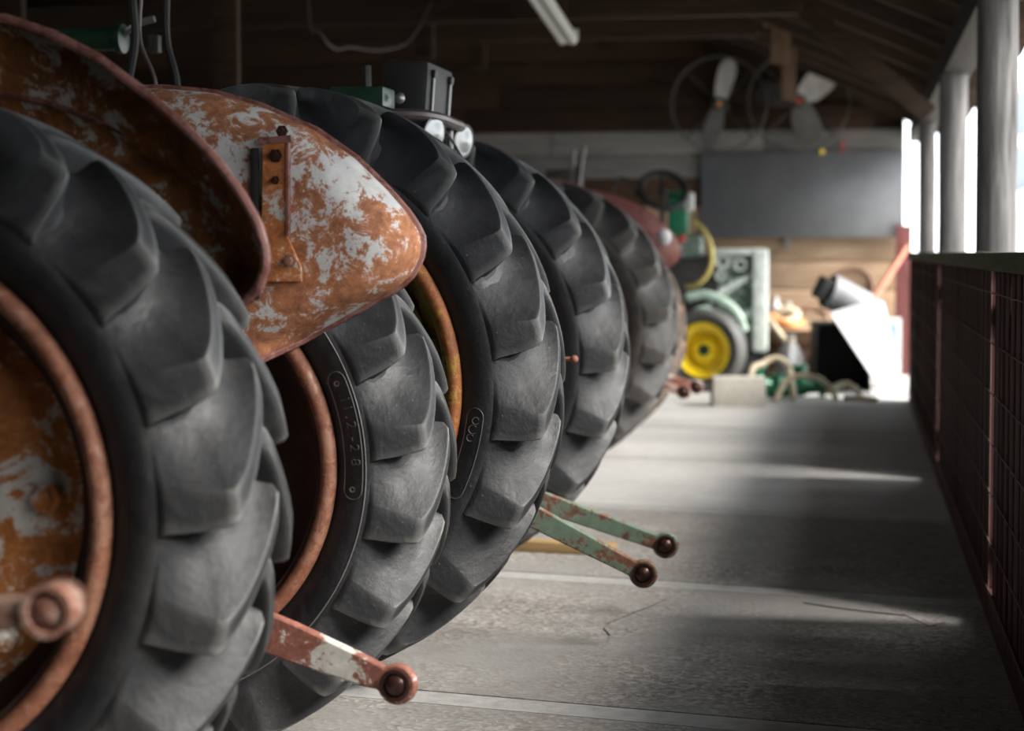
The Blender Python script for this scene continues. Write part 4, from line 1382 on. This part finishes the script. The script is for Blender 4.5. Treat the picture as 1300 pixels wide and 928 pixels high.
# ---------------------------------------------------------------- green castings and pipes in a heap
random.seed(17)
gl = [('green cast valve body with flanged ends lying before the black crate', 962, 478, 12.97, 0.074, 20),
      ('green cast pipe elbow on the floor beside the pale block', 985, 490, 12.60, 0.058, -12),
      ('small green cast cover lying against the pale block', 944, 462, 12.42, 0.036, 60),
      ('green cast cylinder lying under the tan hoses', 1014, 488, 12.80, 0.076, 5),
      ('green bolted flange standing in front of the grey sack', 1003, 462, 13.15, 0.044, 92)]
for i, (lab, px, py, y, r, az) in enumerate(gl):
    q = at(px, py, y=y)
    zc = r
    t = thing('green_casting', lab, 'casting', (q.x, y, 0), R_(az), 'green castings heaped on the floor')
    L = r * 2.3
    MB().lathe([(-L, 0.001), (-L, r * 0.80), (-L * 0.86, r * 0.82), (-L * 0.84, r * 0.55), (-L * 0.4, r * 0.6), (-L * 0.2, r * 0.85), (L * 0.2, r * 0.85), (L * 0.4, r * 0.6), (L * 0.8, r * 0.55), (L * 0.82, r * 0.98), (L, r * 0.98), (L, r * 0.45), (L * 0.7, r * 0.4), (L * 0.7, 0.001)], 24, 'X', (0, 0, zc)).build('casting_body', M['green_bright'], t)
    MB().lathe([(0, r * 0.55), (r * 1.7, r * 0.48), (r * 1.7, r * 0.80), (r * 2.05, r * 0.80), (r * 2.05, 0.001)], 20, 'Z', (0, 0, zc)).build('casting_neck', M['green_bright'], t)
    for k in range(4):
        th = PI / 4 + k * PI / 2
        MB().lathe([(L, r * 0.12), (L + 0.012, r * 0.12), (L + 0.013, 0.0005)], 6, 'X', (0, r * 0.78 * math.cos(th), zc + r * 0.78 * math.sin(th))).build('flange_bolt', M['cast_dark'], t)

# ---------------------------------------------------------------- hoses on the floor
def hose(pts, r, mat, label, grp='hoses lying by the end wall', name='hose', zmin=0.0):
    P = []
    for p in pts:
        q = at(p[0], p[1], y=p[2])
        P.append(Vector((q.x, p[2], max(q.z, r + zmin))))
    return tag(MB().tube(smooth_path(P), r, 8).build(name, M[mat], None), label, 'hose', grp)


CRATE_TOP = at(974, 414, y=14.1).z - 0.03
hose([(950, 512, 12.25), (955, 470, 12.3), (968, 462, 12.45), (982, 455, 12.5), (994, 458, 12.5), (1002, 470, 12.55), (1008, 512, 12.4)], 0.022, 'hose_tan', 'tan hose arched over the green castings')
hose([(985, 512, 12.3), (1000, 482, 12.38), (1030, 478, 12.4), (1052, 490, 12.4), (1062, 512, 12.40)], 0.020, 'hose_tan', 'tan hose crossing the green cast cylinder toward the crate')
hose([(1050, 512, 12.95), (1062, 490, 12.9), (1078, 488, 12.75), (1094, 512, 12.7)], 0.020, 'hose_tan', 'pale hose curving down before the black crate')
hose([(1072, 510, 12.62), (1092, 506, 12.55), (1114, 512, 12.5)], 0.018, 'hose_tan', 'short pale hose at the foot of the white sheet')
hose([(978, 404, 14.6), (990, 396, 14.6), (1003, 394, 14.6), (1012, 400, 14.6), (1002, 408, 14.55), (986, 410, 14.5)], 0.035, 'hose_tan', 'pale coiled hose on the crate of hoses by the plank wall', zmin=CRATE_TOP)
hose([(976, 400, 14.4), (990, 408, 14.4), (1004, 414, 14.4), (1018, 410, 14.5)], 0.032, 'hose_orange', 'orange hose lying on the crate by the plank wall', zmin=CRATE_TOP)
hose([(1006, 400, 14.9), (1022, 392, 14.9), (1036, 393, 14.9), (1048, 400, 14.8), (1050, 412, 14.75)], 0.022, 'hose_brown', 'brown hose loop on the crate by the plank wall', zmin=CRATE_TOP)
hose([(972, 404, 14.3), (978, 408, 14.14), (990, 424, 14.12), (1000, 436, 14.12)], 0.024, 'hose_tan', 'tan strap hanging off the crate of hoses')
q = at(1085, 372, y=15.30)
rr_ = 0.145
o = MB().tube([(q.x + rr_ * math.cos(R_(a)), 15.503, q.z + 0.06 + rr_ * math.sin(R_(a))) for a in range(-60, 241, 12)], 0.022, 8).build('hose', M['hose_brown'])
tag(o, 'brown hose hoop hanging on the plank wall over the grey bucket', 'hose', 'hoses lying by the end wall')
# crate that carries the hoses
a, b = at(974, 414, y=14.1), at(1050, 414, y=14.1)
cr = thing('storage_crate', 'dark wooden crate loaded with hoses against the plank wall', 'crate', ((a.x + b.x) / 2, 14.65, 0))
W_ = b.x - a.x
H_ = a.z - 0.03
for k in range(3):
    MB().box((0, -0.47, H_ * (k + 0.5) / 3), (W_, 0.025, H_ / 3 - 0.015), 0.003).build('crate_slat', M['wood_brown'], cr)
    MB().box((0, 0.47, H_ * (k + 0.5) / 3), (W_, 0.025, H_ / 3 - 0.015), 0.003).build('crate_slat', M['wood_brown'], cr)
for s in (-1, 1):
    MB().box((s * (W_ / 2 - 0.012), 0, H_ / 2), (0.024, 0.90, H_ - 0.01), 0.003).build('crate_side', M['wood_brown'], cr)
MB().box((0, 0, H_ - 0.012), (W_ - 0.06, 0.9, 0.02), 0.002).build('crate_lid', M['wood_tan'], cr)
for (px, sc, lab) in ((984, 1.0, 'white plastic jug standing on the crate, the taller of two'), (1001, 0.8, 'small white plastic bottle on the crate beside a taller jug')):
    q = at(px, 390, y=14.9)
    t = thing('plastic_jug', lab, 'jug', (q.x, 14.95, H_))
    MB().lathe([(0, 0.001), (0, 0.05 * sc), (0.01, 0.056 * sc), (0.15 * sc, 0.056 * sc), (0.19 * sc, 0.025 * sc), (0.215 * sc, 0.022 * sc)], 20, 'Z').build('jug_body', M['white'], t)
    MB().lathe([(0.212 * sc, 0.026 * sc), (0.24 * sc, 0.026 * sc), (0.241 * sc, 0.001)], 16, 'Z').build('jug_cap', M['white'], t)

# ---------------------------------------------------------------- tipped black crate with the white sheet leaning on it
bk = thing('plastic_crate', 'open black plastic crate tipped over under the leaning white sheet', 'crate', (-0.10, 13.70, 0), R_(6))
wt = 0.012
bw, bd, bh = 0.40, 0.50, 0.50
for (c, d) in (((0, 0.0, wt / 2), (bw, bd, wt)), ((0, 0.0, bh - wt / 2), (bw, bd, wt)), ((-bw / 2 + wt / 2, 0, bh / 2), (wt, bd, bh)), ((bw / 2 - wt / 2, 0, bh / 2), (wt, bd, bh)), ((0, bd / 2 - wt / 2, bh / 2), (bw, wt, bh))):
    MB().box(c, d, 0.003).build('crate_panel', M['black_hole'], bk)
# grey bag slumped by the crate
gv = thing('grey_sack', 'slumped grey plastic sack beside the tipped black crate', 'sack', (-0.475, 13.42, 0))
mb = MB()
prof = [(0.0, 0.001), (0.0, 0.105), (0.05, 0.125), (0.15, 0.12), (0.26, 0.095), (0.34, 0.05), (0.38, 0.024), (0.42, 0.036)]
mb.lathe(prof, 28, 'Z')
mb.v = [(v[0] * (1 + 0.14 * math.sin(3 * math.atan2(v[1], v[0]) + v[2] * 9)) + 0.05 * v[2], v[1] * (1 + 0.12 * math.cos(4 * math.atan2(v[1], v[0]))), v[2]) for v in mb.v]
mb.build('sack_body', M['grey_bag'], gv)
MB().tube([(0.08 * math.cos(a) * .42 + 0.05 * 0.38, 0.08 * math.sin(a) * .42, 0.385) for a in [2 * PI * i / 16 for i in range(16)]], 0.008, 6, closed=True).build('sack_tie', M['hose_tan'], gv)
# grey bucket on top of the black crate with a dark open mouth
q = at(1075, 382, y=13.75)
bu = thing('metal_bucket', 'dented grey bucket tipped on the black crate with its dark mouth to the side', 'bucket', (q.x, 13.74, 0.50))
mb = MB().lathe([(-0.17, 0.105), (-0.165, 0.112), (0.16, 0.135), (0.165, 0.128), (-0.155, 0.10), (-0.155, 0.001)], 32, 'X')
Mx = Matrix.Translation((0.0, 0, 0.168)) @ Matrix.Rotation(R_(25), 4, 'Y') @ Matrix.Rotation(R_(200), 4, 'Z')
mb.v = [tuple(Mx @ Vector(v)) for v in mb.v]
mb.build('bucket_body', M['grey_bag'], bu)
mb = MB().lathe([(0.10, 0.001), (0.10, 0.118)], 32, 'X')
mb.v = [tuple(Mx @ Vector(v)) for v in mb.v]
mb.build('mouth_shade', M['black_hole'], bu)  # black disc in the mouth, the dark inside put into colour
mb = MB().box((0.20, 0, 0.0), (0.09, 0.17, 0.17), 0.008)
mb.v = [tuple(Mx @ Vector(v)) for v in mb.v]
mb.build('black_square_end', M['black_hole'], bu)  # plain black square block at the open end
# white bent sheet leaning against the crate
ya, yb = 13.00, 13.28
pt = [at(1054, 397, y=yb), at(1114, 379, y=yb + 0.14), at(1141, 470, y=ya + 0.20), at(1120, 497, y=ya)]
pt[3].z = max(0.004, pt[3].z)
pt2 = [at(1114, 379, y=yb + 0.14), at(1122, 384, y=yb + 0.25), at(1143, 460, y=ya + 0.32), at(1141, 470, y=ya + 0.20)]
ws = thing('white_sheet', 'bent white enamel sheet leaning on the black crate', 'sheet', (pt[3].x, ya, 0))
off = Vector((pt[3].x, ya, 0))
for quad, nm in ((pt, 'sheet_face'), (pt2, 'folded_edge')):
    nv = (quad[1] - quad[0]).cross(quad[3] - quad[0]).normalized() * 0.012
    vs = [p - off for p in quad] + [p - off + nv for p in quad]
    MB().add(vs, [(0, 1, 2, 3), (7, 6, 5, 4), (0, 4, 5, 1), (1, 5, 6, 2), (2, 6, 7, 3), (3, 7, 4, 0)]).build(nm, M['white_panel'], ws, smooth=False)
# white carton with a blue patch behind the sheet
q = at(1127, 404, y=13.9)
ct = thing('carton', 'white carton with a blue printed patch behind the bent white sheet', 'carton', (q.x, 13.95, 0))
MB().box((0, 0, q.z / 2), (0.20, 0.20, q.z), 0.006).build('carton_body', M['white'], ct)
pq = at(1131, 422, y=13.84)
MB().box((pq.x - q.x, -0.102, pq.z), (0.075, 0.004, 0.12), 0.001).build('blue_patch', M['blue'], ct)
# leaning rusty pole
a2, b = at(1042, 489, z=0.0), at(1152, 313, y=15.0)
d = b - a2
o = MB().tube([a2 + Vector((0, 0, 0.02)), b], 0.026, 10).build('leaning_pipe', M['red_pole'])
tag(o, 'rusty red pipe leaning toward the corner post', 'pipe')
# maroon board standing in the corner
p = at(1158, 400, y=14.9)
o = MB().box((p.x - 0.06, 15.36, 0.62), (0.13, 0.03, 1.24), 0.004).build('corner_board', M['red_board'])
tag(o, 'maroon board standing upright in the corner beside the end wall', 'board')
